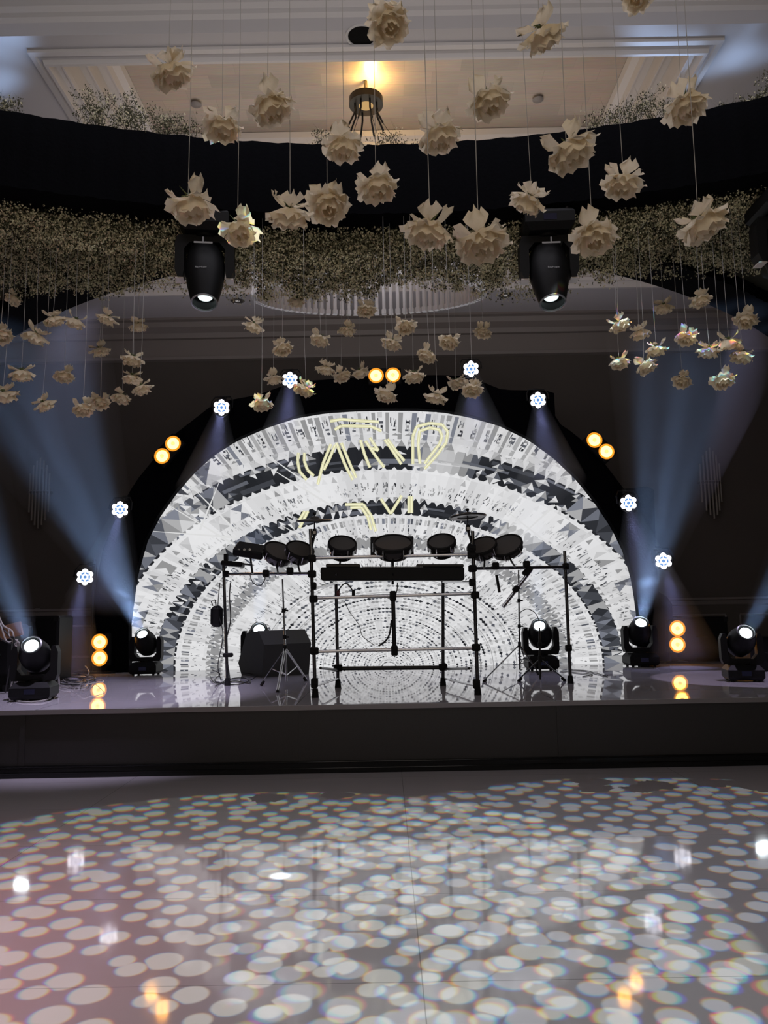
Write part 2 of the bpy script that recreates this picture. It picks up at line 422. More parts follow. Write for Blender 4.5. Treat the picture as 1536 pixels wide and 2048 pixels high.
# outermost fluted crystals
for (r0, r1, n) in ((440, 515, 84), (515, 600, 90)):
    def fl_(a, b_, t0, t1, k):
        d = t1-t0; tm = (t0+t1)/2
        if rnd.random() < 0.92: quad(a+8, b_-6, t0+d*0.0, t0+d*rnd.uniform(0.24, 0.38), rnd.choice([MG, 0.22, MG, 0.4]), L1)
        for q_ in range(3): quad(a+30+q_*8+rnd.uniform(0, 3), a+36+q_*8, t0+d*rnd.uniform(.42, .55), t0+d*rnd.uniform(.6, .8), rnd.choice([DK, DG, MG]), L2)
        # engraved mark
        for q_ in range(rnd.randint(5, 9)):
            ta = t0+d*rnd.uniform(0.4, 0.86); ra = a+rnd.uniform(30, 56)
            quad(ra, ra+rnd.uniform(3, 12), ta, ta+d*rnd.uniform(0.03, 0.1), rnd.choice([DG, DK, MG]), L2)
        quad(b_-16, b_-5, t0+d*0.5, t0+d*0.85, rnd.choice([MG, LG, W_]), L1)
        # zigzag foot
        tri((a+16, t0), (a+16, t1), (a-5, tm), W_*rnd.uniform(0.9, 1), L1)
        tri((a+16, t0), (a+16, tm), (a-5, tm), rnd.choice([W_, LG, 0.45]), L2)
        tri((a+2, t1-d*0.35), (a+2, t1+d*0.35), (a+14, t1), rnd.choice([MG, LG, W_]), L2)
    ringcells(r0, r1, n, fl_)
# dark bands with pyramids
def pyramids(r0, r1, n, rows, dens, sc=1.0):
    for row in range(rows):
        def f(a, b_, t0, t1, k):
            if rnd.random() > dens*(0.6+0.9*abs(math.cos((t0+t1)/2))): return
            d = t1-t0; ta = t0+d*rnd.uniform(0, .5); rm = a+(b_-a)*(row+0.5)/rows+rnd.uniform(-3, 3)*sc; h = (b_-a)/rows*rnd.uniform(0.3, 0.62)
            A, B, C, D = (rm, ta), (rm, ta+d*rnd.uniform(.7, 1)), (rm+h, ta+d*0.45), (rm-h, ta+d*0.5)
            sh = [W_, LG, MG, DG]; rnd.shuffle(sh)
            tri(A, C, (rm, ta+d*0.45), sh[0], L1); tri((rm, ta+d*0.45), C, B, sh[1], L1)
            if rnd.random() < 0.7: tri(A, D, (rm, ta+d*0.45), sh[2], L1)
            if rnd.random() < 0.7: tri((rm, ta+d*0.45), D, B, sh[3], L1)
        ringcells(r0, r1, n, f)
pyramids(394, 440, 56, 2, 0.62)
pyramids(303, 334, 70, 1, 0.8)
pyramids(236, 264, 96, 2, 0.8)
def smear(r0, r1, n):
    def f(a, b_, t0, t1, k):
        ta = t0; ra = rnd.uniform(a, b_); quad(ra, ra+rnd.uniform(3, 10), ta, ta+(t1-t0)*rnd.uniform(.5, 2.5), rnd.uniform(0.02, 0.16), 0.002)
    ringcells(r0, r1, n, f)
smear(400, 436, 40); smear(308, 330, 40)
# white bands: scalloped upper edge, grey prints, zigzag lower edge
def whiteband(r0, r1, n, marks, win=False):
    def f(a, b_, t0, t1, k):
        d = t1-t0; tm = (t0+t1)/2; H = b_-a
        tri((b_-3, t0), (b_-3, t1), (b_+H*0.13, tm), W_, L1)
        if rnd.random() < .5: tri((b_-3, t0), (b_-3, tm), (b_+H*0.10, tm), LG, L2)
        tri((a+3, t0), (a+3, t1), (a-H*0.14, tm), W_*0.97, L1)
        if rnd.random() < .6: tri((a+4, t0), (a+4, tm), (a-H*0.10, tm), MG, L2)
        if win:
            quad(a+H*0.60, a+H*0.88, t0+d*0.18, t0+d*0.42, rnd.choice([MG, 0.4, DG]), L2)
            quad(a+H*0.58, a+H*0.86, t0+d*0.5, t0+d*0.82, rnd.choice([MG, LG, 0.22]), L2)
        for q_ in range(marks):
            ta = t0+d*rnd.uniform(0.1, 0.8); ra = a+H*rnd.uniform(0.12, 0.5)
            h = H*rnd.uniform(0.03, 0.14); w_ = d*rnd.uniform(0.04, 0.16); s2 = rnd.uniform(-.1, .1)*d
            facet([pol(ra, ta), pol(ra, ta+w_), pol(ra+h, ta+w_+s2), pol(ra+h, ta+s2)], rnd.choice([DG, MG, MG, LG, DK]), L2)
        if rnd.random() < 0.6: tri((a+H*.7, t0+d*.2), (a+H*.92, t0+d*.5), (a+H*.72, t0+d*.8), rnd.choice([LG, MG, 0.66]), L2)
    ringcells(r0, r1, n, f)
whiteband(336, 393, 88, 12)
whiteband(447, 470, 84, 1)
whiteband(263, 303, 80, 5, True)
whiteband(191, 236, 96, 10)
# edge-on facets at the sides of the outer rings
def facets_row(r0, r1, n, dens, pal=(0.72, 0.56, 0.30, 0.10, 0.72, 0.2)):
    def f(a, b_, t0, t1, k):
        if abs(math.cos((t0+t1)/2)) < 0.55 or rnd.random() > dens: return
        d = t1-t0; tm = (t0+t1)/2; rm = (a+b_)/2
        for (A, B) in (((a, t0), (a, t1)), ((a, t1), (b_, t1)), ((b_, t1), (b_, t0)), ((b_, t0), (a, t0))):
            tri(A, B, (rm, tm), rnd.choice(pal), L2)
    ringcells(r0, r1, n, f)
facets_row(399, 440, 44, .8, (.03, .05, .1, .22, .4, .06, .16)); facets_row(447, 484, 48, .55, (.72, .5, .3, .12, .06, .66)); facets_row(308, 334, 60, .7, (.03, .06, .2, .35, .1)); facets_row(452, 478, 70, .3); facets_row(480, 506, 74, .4); facets_row(362, 388, 64, .45); facets_row(520, 548, 60, .45)
# inner rings of small dark stones
r_ = 188; row = 0
while r_ > 8:
    h = 3.2+4.6*(r_/188)**1.2; n = max(16, int(1.2*r_*PI/ (4.2+3.6*r_/188)))
    quadrow = row % 3
    for k in range(n):
        t = PI*(k+0.5*(row % 2))/n
        sz = h*rnd.uniform(.45, .8)
        g = rnd.choice([DK, DK, DG, MG]) if quadrow == 0 else rnd.choice([MG, LG, LG, DG])
        if rnd.random() < 0.85:
            dt = sz/(1.25*r_+1)
            facet([pol(r_-sz*.5, t), pol(r_, t+dt), pol(r_+sz*.6, t+dt*.2), pol(r_+sz*.1, t-dt)], g, L1)
    if row % 4 == 0: 
        ringcells(r_-h*.75, r_-h*.62, 60, lambda a, b_, c, d, k: quad(a, b_, c, d, 0.3, L1))
    r_ -= h*1.15; row += 1
# light streaks of the picture
def streak(x0, y0, x1, y1, w_, g):
    d = Vector((x1-x0, y1-y0)).normalized(); nx, ny = -d.y*w_, d.x*w_
    facet([(x0-nx*.2, y0-ny*.2), (x0+nx*.2, y0+ny*.2), (x1+nx, y1+ny), (x1-nx, y1-ny)], (g, g, g), L3)
for (x0, y0, x1, y1) in ((320, 1000, 470, 1090), (370, 960, 470, 1060), (300, 1062, 470, 1075), (440, 960, 400, 1060), (520, 900, 640, 985), (530, 930, 660, 1010), (985, 1000, 1100, 1090), (1000, 1110, 1110, 1010), (560, 1050, 700, 1120)):
    streak(x0, y0, x1, y1, 2.2, 0.72)
# gold monogram strokes of the picture
def px1(x, y): return (560+x/3.84, 810+y/3.84)
strokes = [[(142, 365), (135, 430), (150, 510), (205, 575)], [(188, 365), (186, 430), (212, 500), (260, 545)],
           [(392, 300), (330, 450), (290, 610)], [(425, 305), (372, 430), (335, 500)], [(432, 290), (500, 460), (560, 575)], [(470, 290), (540, 460), (585, 560)],
           [(618, 270), (650, 380), (690, 480)], [(655, 275), (740, 400), (800, 480)], [(690, 250), (755, 350), (700, 330)], [(805, 265), (870, 360), (932, 455)], [(825, 262), (890, 350), (955, 430)],
           [(1020, 455), (1020, 240), (1050, 165), (1150, 140), (1245, 150), (1290, 205), (1275, 290), (1200, 390), (1110, 490)], [(1075, 450), (1060, 300), (1072, 200), (1150, 175), (1225, 190), (1245, 240), (1225, 300), (1110, 450)],
           [(385, 125), (470, 110), (560, 118), (760, 130)], [(420, 190), (470, 160), (700, 165), (780, 200)],
           [(500, 765), (640, 762), (700, 850), (735, 970)], [(540, 790), (625, 785), (675, 860), (700, 960)],
           [(775, 720), (850, 835), (935, 695)], [(990, 700), (990, 830)], [(1012, 700), (1012, 830)], [(215, 815), (150, 945)], [(190, 815), (140, 900)]]
for st_ in strokes:
    pts = [px1(*p) for p in st_]
    for (w_, c, lf) in ((3.0, (0.70, 0.68, 0.42), L3), (1.0, (0.92, 0.9, 0.62), 0.016)):
        for a_, b_ in zip(pts, pts[1:]):
            d = Vector((b_[0]-a_[0], b_[1]-a_[1])).normalized(); nx, ny = -d.y*w_, d.x*w_
            facet([(a_[0]-nx, a_[1]-ny), (a_[0]+nx, a_[1]+ny), (b_[0]+nx, b_[1]+ny), (b_[0]-nx, b_[1]-ny)], c, lf)
sm = bpy.data.materials.new('led_picture'); sm.use_nodes = True; nt = sm.node_tree; nt.nodes.remove(nt.nodes['Principled BSDF'])
at_ = nt.nodes.new('ShaderNodeAttribute'); at_.attribute_name = 'picture'
e = nt.nodes.new('ShaderNodeEmission'); e.inputs[1].default_value = 1.0
nt.links.new(at_.outputs['Color'], e.inputs[0]); nt.links.new(e.outputs[0], nt.nodes['Material Output'].inputs[0])
scr = thing('led_screen', (0, SB, SH), 'huge glowing half-round video wall showing white crystal arcs behind the drums', 'screen')
me = bpy.data.meshes.new('screen_image'); me.from_pydata([tuple(v-Vector((0, SB, SH))) for v in screenV], [], screenF)
ca = me.attributes.new('picture', 'FLOAT_COLOR', 'FACE')
ca.data.foreach_set('color', [x for c in screenC for x in (*c, 1.0)])
me.materials.append(sm)
so = bpy.data.objects.new('screen_image', me); COL.objects.link(so); so.parent = scr
q = MB(); op = [pp(*p) for p in outl]
q.prism([(x*1.01, max(0.02, (z-SH)*1.01)) for x, z in op], 0.02, 0.14); q.obj('cabinet', BLACK, scr)

# black surround of stepped truss covers, opening traced
outer = [(186, 1345), (190, 1180), (205, 1100), (238, 1020), (272, 962), (345, 872), (430, 806), (470, 798), (515, 790), (588, 764), (680, 757), (760, 752), (880, 750), (935, 752), (1005, 780), (1108, 781), (1111, 842), (1150, 868), (1200, 915), (1248, 978), (1308, 972), (1311, 1085), (1318, 1190), (1344, 1196), (1348, 1345)]
q = MB()
def sampled(poly, n):
    L_ = [0]
    for a_, b_ in zip(poly, poly[1:]): L_.append(L_[-1]+math.hypot(b_[0]-a_[0], b_[1]-a_[1]))
    out = []
    for i in range(n):
        t = L_[-1]*i/(n-1); k = 0
        while k < len(L_)-2 and L_[k+1] < t: k += 1
        u = (t-L_[k])/(L_[k+1]-L_[k]); out.append((poly[k][0]+(poly[k+1][0]-poly[k][0])*u, poly[k][1]+(poly[k+1][1]-poly[k][1])*u))
    return out
YF = SB-0.16
n_ = 90; ii = sampled(outl, n_)
# outer points: chosen radially so that the steps stay crisp
oo = sampled(outer, n_)
V = []
for (x, y), (X_, Y_) in zip(ii, oo):
    a_ = P(x, y, YF); b_ = P(X_, Y_, YF)
    a_.z = max(a_.z, SH+0.001); b_.z = max(b_.z, SH+0.001)
    V += [a_, b_, Vector((a_.x, SB+0.45, a_.z)), Vector((b_.x, SB+0.45, b_.z))]
Fs = []
for k in range(n_-1):
    i, j = 4*k, 4*k+4
    Fs += [(i, i+1, j+1, j), (i+1, i+3, j+3, j+1), (i+2, i, j, j+2), (i+3, i+2, j+2, j+3)]
Fs += [(0, 2, 3, 1), (4*n_-4, 4*n_-3, 4*n_-1, 4*n_-2)]
q.add(V, Fs)
sur = tag(q.obj('stage_arch', BLACKCLOTH), 'black cloth-covered stepped arch framing the half-round video wall', 'arch')

# ------------------------------------------------------------------ ring drapes overhead
def arc_band(fn, x0, x1, n, z0, z1, th, drape=0.007):
    mb = MB(); V = []; Fs = []
    for i in range(n+1):
        x = x0+(x1-x0)*i/n; y = fn(x); e_ = 0.01; t = Vector((2*e_, fn(x+e_)-fn(x-e_))).normalized(); nx, ny = -t.y, t.x
        wv_ = drape*math.sin(i*1.9)+drape*0.6*math.sin(i*0.77)
        zt = z1+0.004*math.sin(i*0.9)
        for (o_, z) in ((wv_, z0), (wv_*0.4, zt), (th, zt), (th, z0)): V.append((x+nx*o_, y+ny*o_, z))
    for i in range(n):
        for k in range(4): Fs.append((4*i+k, 4*i+(k+1) % 4, 4*i+4+(k+1) % 4, 4*i+4+k))
    Fs += [(3, 2, 1, 0), (4*n, 4*n+1, 4*n+2, 4*n+3)]
    mb.add(V, Fs, True); return mb
Z0, Z1 = 4.33, 4.87
r1 = lambda x: 5.26-(x-0.05)**2/14.4
r2 = lambda x: 5.42+x*x/8.6
q = arc_band(r1, -4.0, 4.0, 220, Z0, Z1, 0.30)
tag(q.obj('draped_truss', BLACKCLOTH), 'curved black draped truss sweeping above the hanging roses and crossing the chandelier cables', 'truss')
for s_ in (-1, 1):
    q = arc_band(lambda x: r2(x), s_*1.3, s_*4.6, 100, Z0-0.03, Z1-0.1, 0.36)
    tag(q.obj('side_truss', BLACKCLOTH), ('black draped truss arm curving down at the left edge behind the flower cloud' if s_ < 0 else 'black draped truss arm curving down at the right edge behind the flower cloud'), 'truss', 'draped truss arms')

# ------------------------------------------------------------------ gypsophila
gyp_fl = mat('gypsophila_flower', (0.76, 0.72, 0.50), 0.8)
gyp_st = mat('gypsophila_stem', (0.05, 0.05, 0.02), 0.8)
rg = random.Random(5)
def gyp(points, name, label, stemfrac=0.2, size=0.006, stems=None, cat='flowers', kind='stuff', group=None, dark=0.5):
    V = []; Fs = []; mi = []
    for (x, y, z) in points:
        n = len(V); s_ = size*rg.uniform(0.6, 1.4)
        a_ = rg.uniform(0, PI); b_ = rg.uniform(-.6, .6)
        ca_, sa_ = math.cos(a_)*s_, math.sin(a_)*s_
        V += [(x+ca_, y+sa_, z+b_*s_), (x-sa_, y+ca_, z-b_*s_), (x-ca_, y-sa_, z+b_*s_), (x+sa_, y-ca_, z-b_*s_), (x, y, z+s_), (x, y, z-s_)]
        Fs += [(n, n+1, n+4), (n+2, n+3, n+4), (n+1, n+2, n+5), (n+3, n, n+5)]; mi += [1 if rg.random() < dark else 0]*4
        if rg.random() < stemfrac:
            n = len(V); dx, dy, dz = rg.uniform(-.05, .05), rg.uniform(-.05, .05), rg.uniform(.03, .09)
            V += [(x, y, z), (x+0.0015, y, z), (x+dx, y+dy, z+dz)]; Fs.append((n, n+1, n+2)); mi.append(1)
    for (p0, p1, r0) in (stems or []):
        n = len(V); p0 = Vector(p0); p1 = Vector(p1); sd = Vector((1, 0, 0)) if abs((p1-p0).normalized().x) < .8 else Vector((0, 0, 1))
        V += [p0-sd*r0, p0+sd*r0, p1+sd*r0*.5, p1-sd*r0*.5]; Fs.append((n, n+1, n+2, n+3)); mi.append(1)
    me = bpy.data.meshes.new(name); me.from_pydata([tuple(v) for v in V], [], Fs); me.materials.append(gyp_fl); me.materials.append(gyp_st)
    me.polygons.foreach_set('material_index', mi)
    o = bpy.data.objects.new(name, me); COL.objects.link(o)
    return tag(o, label, cat, group, kind)
def lerp_table(tb, x):
    if x <= tb[0][0]: return tb[0][1]
    for (a_, b_), (c, d) in zip(tb, tb[1:]):
        if x <= c: return b_+(d-b_)*(x-a_)/(c-a_)
    return tb[-1][1]
# underside contour of the cloud (world x -> lowest z)
zb = [(-3.4, 4.16), (-2.9, 4.18), (-2.45, 4.13), (-2.1, 4.06), (-1.75, 4.10), (-1.3, 4.02), (-1.0, 3.97), (-.8, 4.0), (-.4, 3.99), (-.1, 4.0), (.1, 4.08), (.5, 4.1), (.8, 4.0), (1.0, 3.95), (1.3, 3.98), (1.75, 4.04), (2.0, 4.16), (2.5, 4.22), (3.4, 4.28)]
pts = []
while len(pts) < 125000:
    x = rg.uniform(-3.5, 3.5)
    y0 = r1(x)+0.18; y1 = min(r2(x)+0.12, 6.3) if abs(x) > 1.0 else 6.05
    y = rg.uniform(y0, max(y0+.35, y1))
    zl = lerp_table(zb, x)+0.06*noise.noise((x*3, y*3, 0))
    zt = 4.42
    u = rg.random(); z = zl+(zt-zl)*u**1.3
    nn = noise.noise((x*5, y*5, z*6))+0.5*noise.noise((x*14, y*14, z*14))
    if nn < -0.25 and rg.random() < 0.8: continue
    # thin out the very edge into tufts
    if z-zl < 0.07 and noise.noise((x*9, y*9, 3)) < 0.05: continue
    pts.append((x, y, z))
for _ in range(20):
    tx = rg.uniform(-2.6, 2.0); tl = lerp_table(zb, tx)
    for _ in range(120):
        pts.append((tx+rg.gauss(0, .07), rg.uniform(5.6, 5.9), tl-abs(rg.gauss(0, .035))))
gyp(pts, 'flower_cloud', 'long cloud of tiny cream gypsophila blossoms hanging under the black truss', 0.3, 0.0075, dark=.30)

q = MB(); V = []; Fs = []
xs = [-3.9+7.8*i/60 for i in range(61)]
for x in xs:
    ya = r1(x)+.2; yb = r2(x)+.1 if abs(x) > 1.3 else 6.05
    yb = max(yb, ya+.3)
    V += [(x, ya, 4.42), (x, yb, 4.42), (x, ya, 4.46), (x, yb, 4.46)]
for i in range(60):
    a_ = 4*i; Fs += [(a_, a_+1, a_+5, a_+4), (a_+2, a_+6, a_+7, a_+3), (a_, a_+4, a_+6, a_+2), (a_+1, a_+3, a_+7, a_+5)]
q.add(V, Fs); tag(q.obj('flower_base', mat('dark_olive_netting', (.03, .03, .015), .9)), 'dark netting panel the gypsophila cloud is tied to, between the truss arms', 'panel')

def sprig_clump(cx, cy, w_, h_, n, label):
    """branching sprays standing on the truss, placed by where the clump stands"""
    c = P(cx, cy, 5.2); c.y = r1(c.x)+0.1; stems = []; fl_ = []
    k = 5.2/F*1.05
    wx, hz = w_*k/2, h_*k
    for i in range(max(5, int(w_/9))):
        bx = c.x+rg.uniform(-wx, wx)*.9; base = Vector((bx, r1(bx)+rg.uniform(0.02, .22), Z1-0.01))
        env = 1-abs((bx-c.x)/wx)**2*.6
        top = base+Vector((rg.uniform(-.12, .12), rg.uniform(-.08, .08), hz*env*rg.uniform(.4, 1.0)))
        stems.append((base, top, .0022))
        for j in range(rg.randint(7, 12)):
            t = rg.uniform(.25, 1); p = base.lerp(top, t); q_ = p+Vector((rg.gauss(0, .045), rg.gauss(0, .03), rg.uniform(0, .06)))
            stems.append((p, q_, .0012))
            for _ in range(n+4): fl_.append(tuple(q_+Vector((rg.gauss(0, .016), rg.gauss(0, .014), rg.gauss(0, .016)))))
    o = gyp(fl_, 'gypsophila_clump', label, 0.1, 0.0054, stems, 'flowers', None, 'gypsophila tufts on top of the curved truss', .78)  # mostly stem-dark florets, painting the tufts as silhouettes
    o['kind'] = 'thing'
for a in ((35, 215, 110, 60, 9, 'dark tuft of gypsophila on the truss top at the far left corner of the picture'),
          (235, 250, 165, 95, 9, 'tallest bushy gypsophila tuft on the truss, in front of the left tray moulding'),
          (345, 275, 120, 60, 8, 'low wispy gypsophila tuft trailing towards the centre from the tallest tuft'),
          (650, 290, 60, 32, 6, 'tiny gypsophila tuft on the truss beside the rose hanging before the chandelier canopy'),
          (780, 295, 50, 26, 5, 'tiny gypsophila tuft on the truss just right of the chandelier cables'),
          (1265, 240, 165, 70, 9, 'wide gypsophila tuft on the truss, in front of the right tray moulding'),
          (1500, 205, 100, 50, 9, 'dark tuft of gypsophila on the truss top at the far right corner of the picture')):
    sprig_clump(*a)

# ------------------------------------------------------------------ roses
pet = bpy.data.materials.new('rose_petal'); pet.use_nodes = True; nt = pet.node_tree; N = nt.nodes; L = nt.links
b = N['Principled BSDF']; b.inputs['Roughness'].default_value = 0.6; b.inputs['Specular IOR Level'].default_value = 0.2
tc = N.new('ShaderNodeTexCoord'); nz = N.new('ShaderNodeTexNoise'); nz.inputs['Scale'].default_value = 16; L.new(tc.outputs['Object'], nz.inputs['Vector'])
mx = N.new('ShaderNodeMix'); mx.data_type = 'RGBA'; L.new(nz.outputs['Fac'], mx.inputs['Factor']); mx.inputs['A'].default_value = (0.88, 0.76, 0.56, 1); mx.inputs['B'].default_value = (0.90, 0.83, 0.68, 1)
L.new(mx.outputs['Result'], b.inputs['Base Color'])
tr = N.new('ShaderNodeBsdfTranslucent'); L.new(mx.outputs['Result'], tr.inputs[0])
ms = N.new('ShaderNodeMixShader'); ms.inputs[0].default_value = 0.38; L.new(b.outputs[0], ms.inputs[1]); L.new(tr.outputs[0], ms.inputs[2]); L.new(ms.outputs[0], N['Material Output'].inputs[0])
GREEN = mat('rose_green', (0.10, 0.13, 0.045), 0.6)

def petal(mb, rr, ang, prof, width, tip, ruff, twist=0.0):
    """a curved petal: centre line prof of (r, z), width, pointed tip, rippled edge"""
    nu, nv = 7, len(prof)
    V = []; Fs = []; ph = rr.uniform(0, 6)
    for j, (r, z) in enumerate(prof):
        t = j/(nv-1)
        wj = width*(0.35+1.0*math.sin(min(1, t*1.15)*PI*0.56))*(1-(tip*max(0, t-0.72)/0.28 if t > .72 else 0))
        for i in range(nu):
            u = i/(nu-1)*2-1
            th = ang+u*wj+twist*t
            rr_ = r*(1+0.0)+ruff*0.07*math.sin(u*5+ph+t*3)*t
            zz = z+ruff*0.09*t*math.cos(u*6+ph)+0.10*u*u*t*(1 if prof[-1][1] < -0.5 else -0.6)
            if r > .55 and j >= nv-2: rr_ += 0.08*(1-abs(u))*(1 if rr.random() < .8 else .3)
            V.append((rr_*math.cos(th), rr_*math.sin(th), zz))
    for j in range(nv-1):
        for i in range(nu-1): Fs.append((j*nu+i, j*nu+i+1, (j+1)*nu+i+1, (j+1)*nu+i))
    mb.add(V, Fs, True)
def rose_mesh(seed):
    rr = random.Random(seed); mb = MB()
    # bloom hangs mouth down. units: radius about 1
    for k in range(3): petal(mb, rr, rr.uniform(0, 6), [(0.02, -0.15), (0.12, -0.35), (0.15, -.6), (0.10, -.85), (0.07, -.98)], 1.0, .2, .5, .5)
    for k in range(5): petal(mb, rr, k*1.257+rr.uniform(-.3, .3), [(0.03, -0.1), (0.33, -0.24), (0.42, -.52), (0.38, -.82), (.33, -1.0)], 0.85, .3, .8, .3)
    for k in range(5): petal(mb, rr, k*1.257+.6+rr.uniform(-.3, .3), [(0.04, -0.08), (0.48, -0.18), (0.62, -.45), (0.62, -.75), (.72, -.92)], 0.74, .3, 1.2, .1)
    n3 = rr.randint(4, 6)
    for k in range(n3):
        o_ = rr.uniform(-.12, .2)
        petal(mb, rr, k*2*PI/n3+rr.uniform(-.35, .35), [(0.04, -0.05), (0.42, -0.12), (0.66, -.3+o_*.4), (0.86, -.5+o_), (.97+rr.uniform(-.1, .1), -.58+o_*1.8)], 0.62, .5, 1.7)
    n4 = rr.randint(2, 4)
    for k in range(n4):
        up = rr.uniform(.1, .75)
        petal(mb, rr, k*2*PI/n4+rr.uniform(-.6, .6), [(0.03, -0.02), (0.34, 0.02), (0.60, .10+up*.2), (0.80-up*.15, .12+up*.45), (.95-up*.35, .14+up*.8)], 0.60, .6, 1.7)
    o = mb.obj('petals', pet, None, 180)
    me = o.data; bpy.data.objects.remove(o); me.name = 'petals'
    cb = MB(); cb.lathe([(0.0, .16), (.08, .14), (.16, .04), (.13, -.06), (0, -.1)], None, 8)
    for k in range(5):
        a_ = k*1.257+rr.uniform(-.2, .2); L_ = rr.uniform(.3, .6); cb.tube([(0, 0, .05), (.2*math.cos(a_), .2*math.sin(a_), .12), (L_*math.cos(a_), L_*math.sin(a_), .12+rr.uniform(-.1, .3))], [.05, .035, .004], 4)
    o = cb.obj('sepals', GREEN, None); me2 = o.data; bpy.data.objects.remove(o)
    return me, me2
RM = [rose_mesh(100+i) for i in range(7)]
def rose(px, py, size, D, label, group, ztop, rs):
    # real bloom 0.125 m across; its distance follows from how large it shows
    Y = D
    c = P(px, py, Y); rad = 1.08*size*0.5*(Y*0.99+(c.z-1.46)*.13)/F*0.98
    i = rs.randrange(len(RM)); me, me2 = RM[i]
    root = thing('hanging_rose', c, label, 'rose', group)
    root.rotation_euler = (0, 0, 0)
    rot = Matrix.Rotation(rs.uniform(0, 2*PI), 3, 'Z'); tilt = Matrix.Rotation(rs.uniform(-.45, .45), 3, 'X') @ Matrix.Rotation(rs.uniform(-.45, .45), 3, 'Y')
    M = (tilt @ rot).to_4x4()
    off = tilt @ Vector((0, 0, 0.38*rad))
    for m_, nm in ((me, 'petals'), (me2, 'sepals')):
        o = bpy.data.objects.new(nm, m_); COL.objects.link(o); o.parent = root
        o.matrix_local = Matrix.Translation(off) @ M @ Matrix.Diagonal((rad, rad, rad*.92, 1))
    t = MB(); h = ztop-c.z; tp = off+tilt @ Vector((0, 0, .12*rad))
    t.tube([tp, (tp.x*.3, tp.y*.3, 0.25*h), (0, 0, h)], 0.0011 if Y < 4 else 0.0015, 5, False); t.obj('thread', CLEAR, root)
near = [(345, 147, 82, 'cream rose with one spiky petal up, highest at the left over the wood-patterned tray ceiling'),
        (778, 47, 80, 'cream rose at the top centre overlapping the round ceiling downlight'),
        (1087, 72, 88, 'cream rose with one tall curled petal, crossing the moulding at upper right'),
        (445, 255, 74, 'cream rose just below and right of the leftmost high rose, above the truss edge'),
        (543, 215, 88, 'wide-topped cream rose midway between the left tray moulding and the chandelier canopy'),
        (978, 203, 84, 'cream rose with green sepals showing, right of the chandelier canopy on the tray ceiling'),
        (880, 272, 86, 'cream rose with a flat flared top, right of the chandelier cables at the truss edge'),
        (687, 294, 80, 'dusky cream rose hanging directly in front of the left chandelier cables'),
        (1372, 212, 84, 'cream rose against the grey ceiling at far right, just above the truss'),
        (1143, 303, 98, 'broad ragged many-petalled cream rose against the truss edge, right of centre'),
        (383, 412, 92, 'cream rose hanging right above the left suspended moving-head light'),
        (755, 375, 78, 'cream rose in the middle of the black truss, straight under the chandelier canopy'),
        (657, 411, 82, 'cream rose on the black truss with its neighbour touching its lower left side'),
        (1245, 368, 76, 'cream rose with a pointed top petal, on the lower right part of the black truss'),
        (1054, 403, 72, 'cream rose hanging right above the right suspended moving-head light'),
        (580, 432, 86, 'cream rose at the truss bottom edge, touching the upper left of its neighbour rose'),
        (480, 460, 74, 'tilted cream rose right beside the top of the left suspended moving-head light'),
        (856, 462, 94, 'large cream rose with a tall peak, against the flower cloud right of centre'),
        (963, 486, 100, 'largest cream rose with splayed petals, lowest before the flower cloud near the right lamp'),
        (1188, 473, 88, 'large cream rose right beside the right suspended moving-head light'),
        (1408, 448, 92, 'large cream rose before the flower cloud at the far right'),
        (1275, -6, 62, 'cream rose cut off by the top edge of the picture')]
rs = random.Random(31)
for (x, y, s_, lb) in near:
    rose(x, y, s_*1.0, min(3.0, max(1.9, 0.128*F/s_)), lb, 'large cream roses hung over the dance floor', HN, rs)
far_l = [(27, 599, 34, 'highest of the left group, against the black truss arm'), (109, 640, 40, 'upper row of the left group, left of a touching pair'), (150, 645, 40, 'upper row of the left group, right of a touching pair'),
         (214, 638, 40, 'upper row of the left group, with a raised right petal'), (277, 653, 36, 'upper right end of the left group'), (3, 672, 44, 'pinkish, half cut off by the left picture edge, higher one'),
         (70, 674, 48, 'left group, with two wing-like side petals'), (201, 702, 38, 'small and bright, alone at the middle of the left group'), (265, 720, 42, 'left group, above the overlapping pair at its right side'),
         (44, 749, 48, 'large and bright at the left side of the left group, middle height'), (128, 752, 40, 'left group, middle height, with a curled stem tip'), (264, 757, 40, 'upper one of the overlapping pair in the left group'),
         (283, 778, 40, 'lower one of the overlapping pair in the left group'), (10, 792, 50, 'pinkish, cut off by the left picture edge, lower one'), (90, 810, 40, 'bottom row of the left group, apart at its left end'),
         (168, 818, 42, 'lowest of the left group, bright lower rim'), (200, 805, 38, 'bottom row of the left group, between two touching roses'), (243, 796, 38, 'bottom row of the left group, right end')]
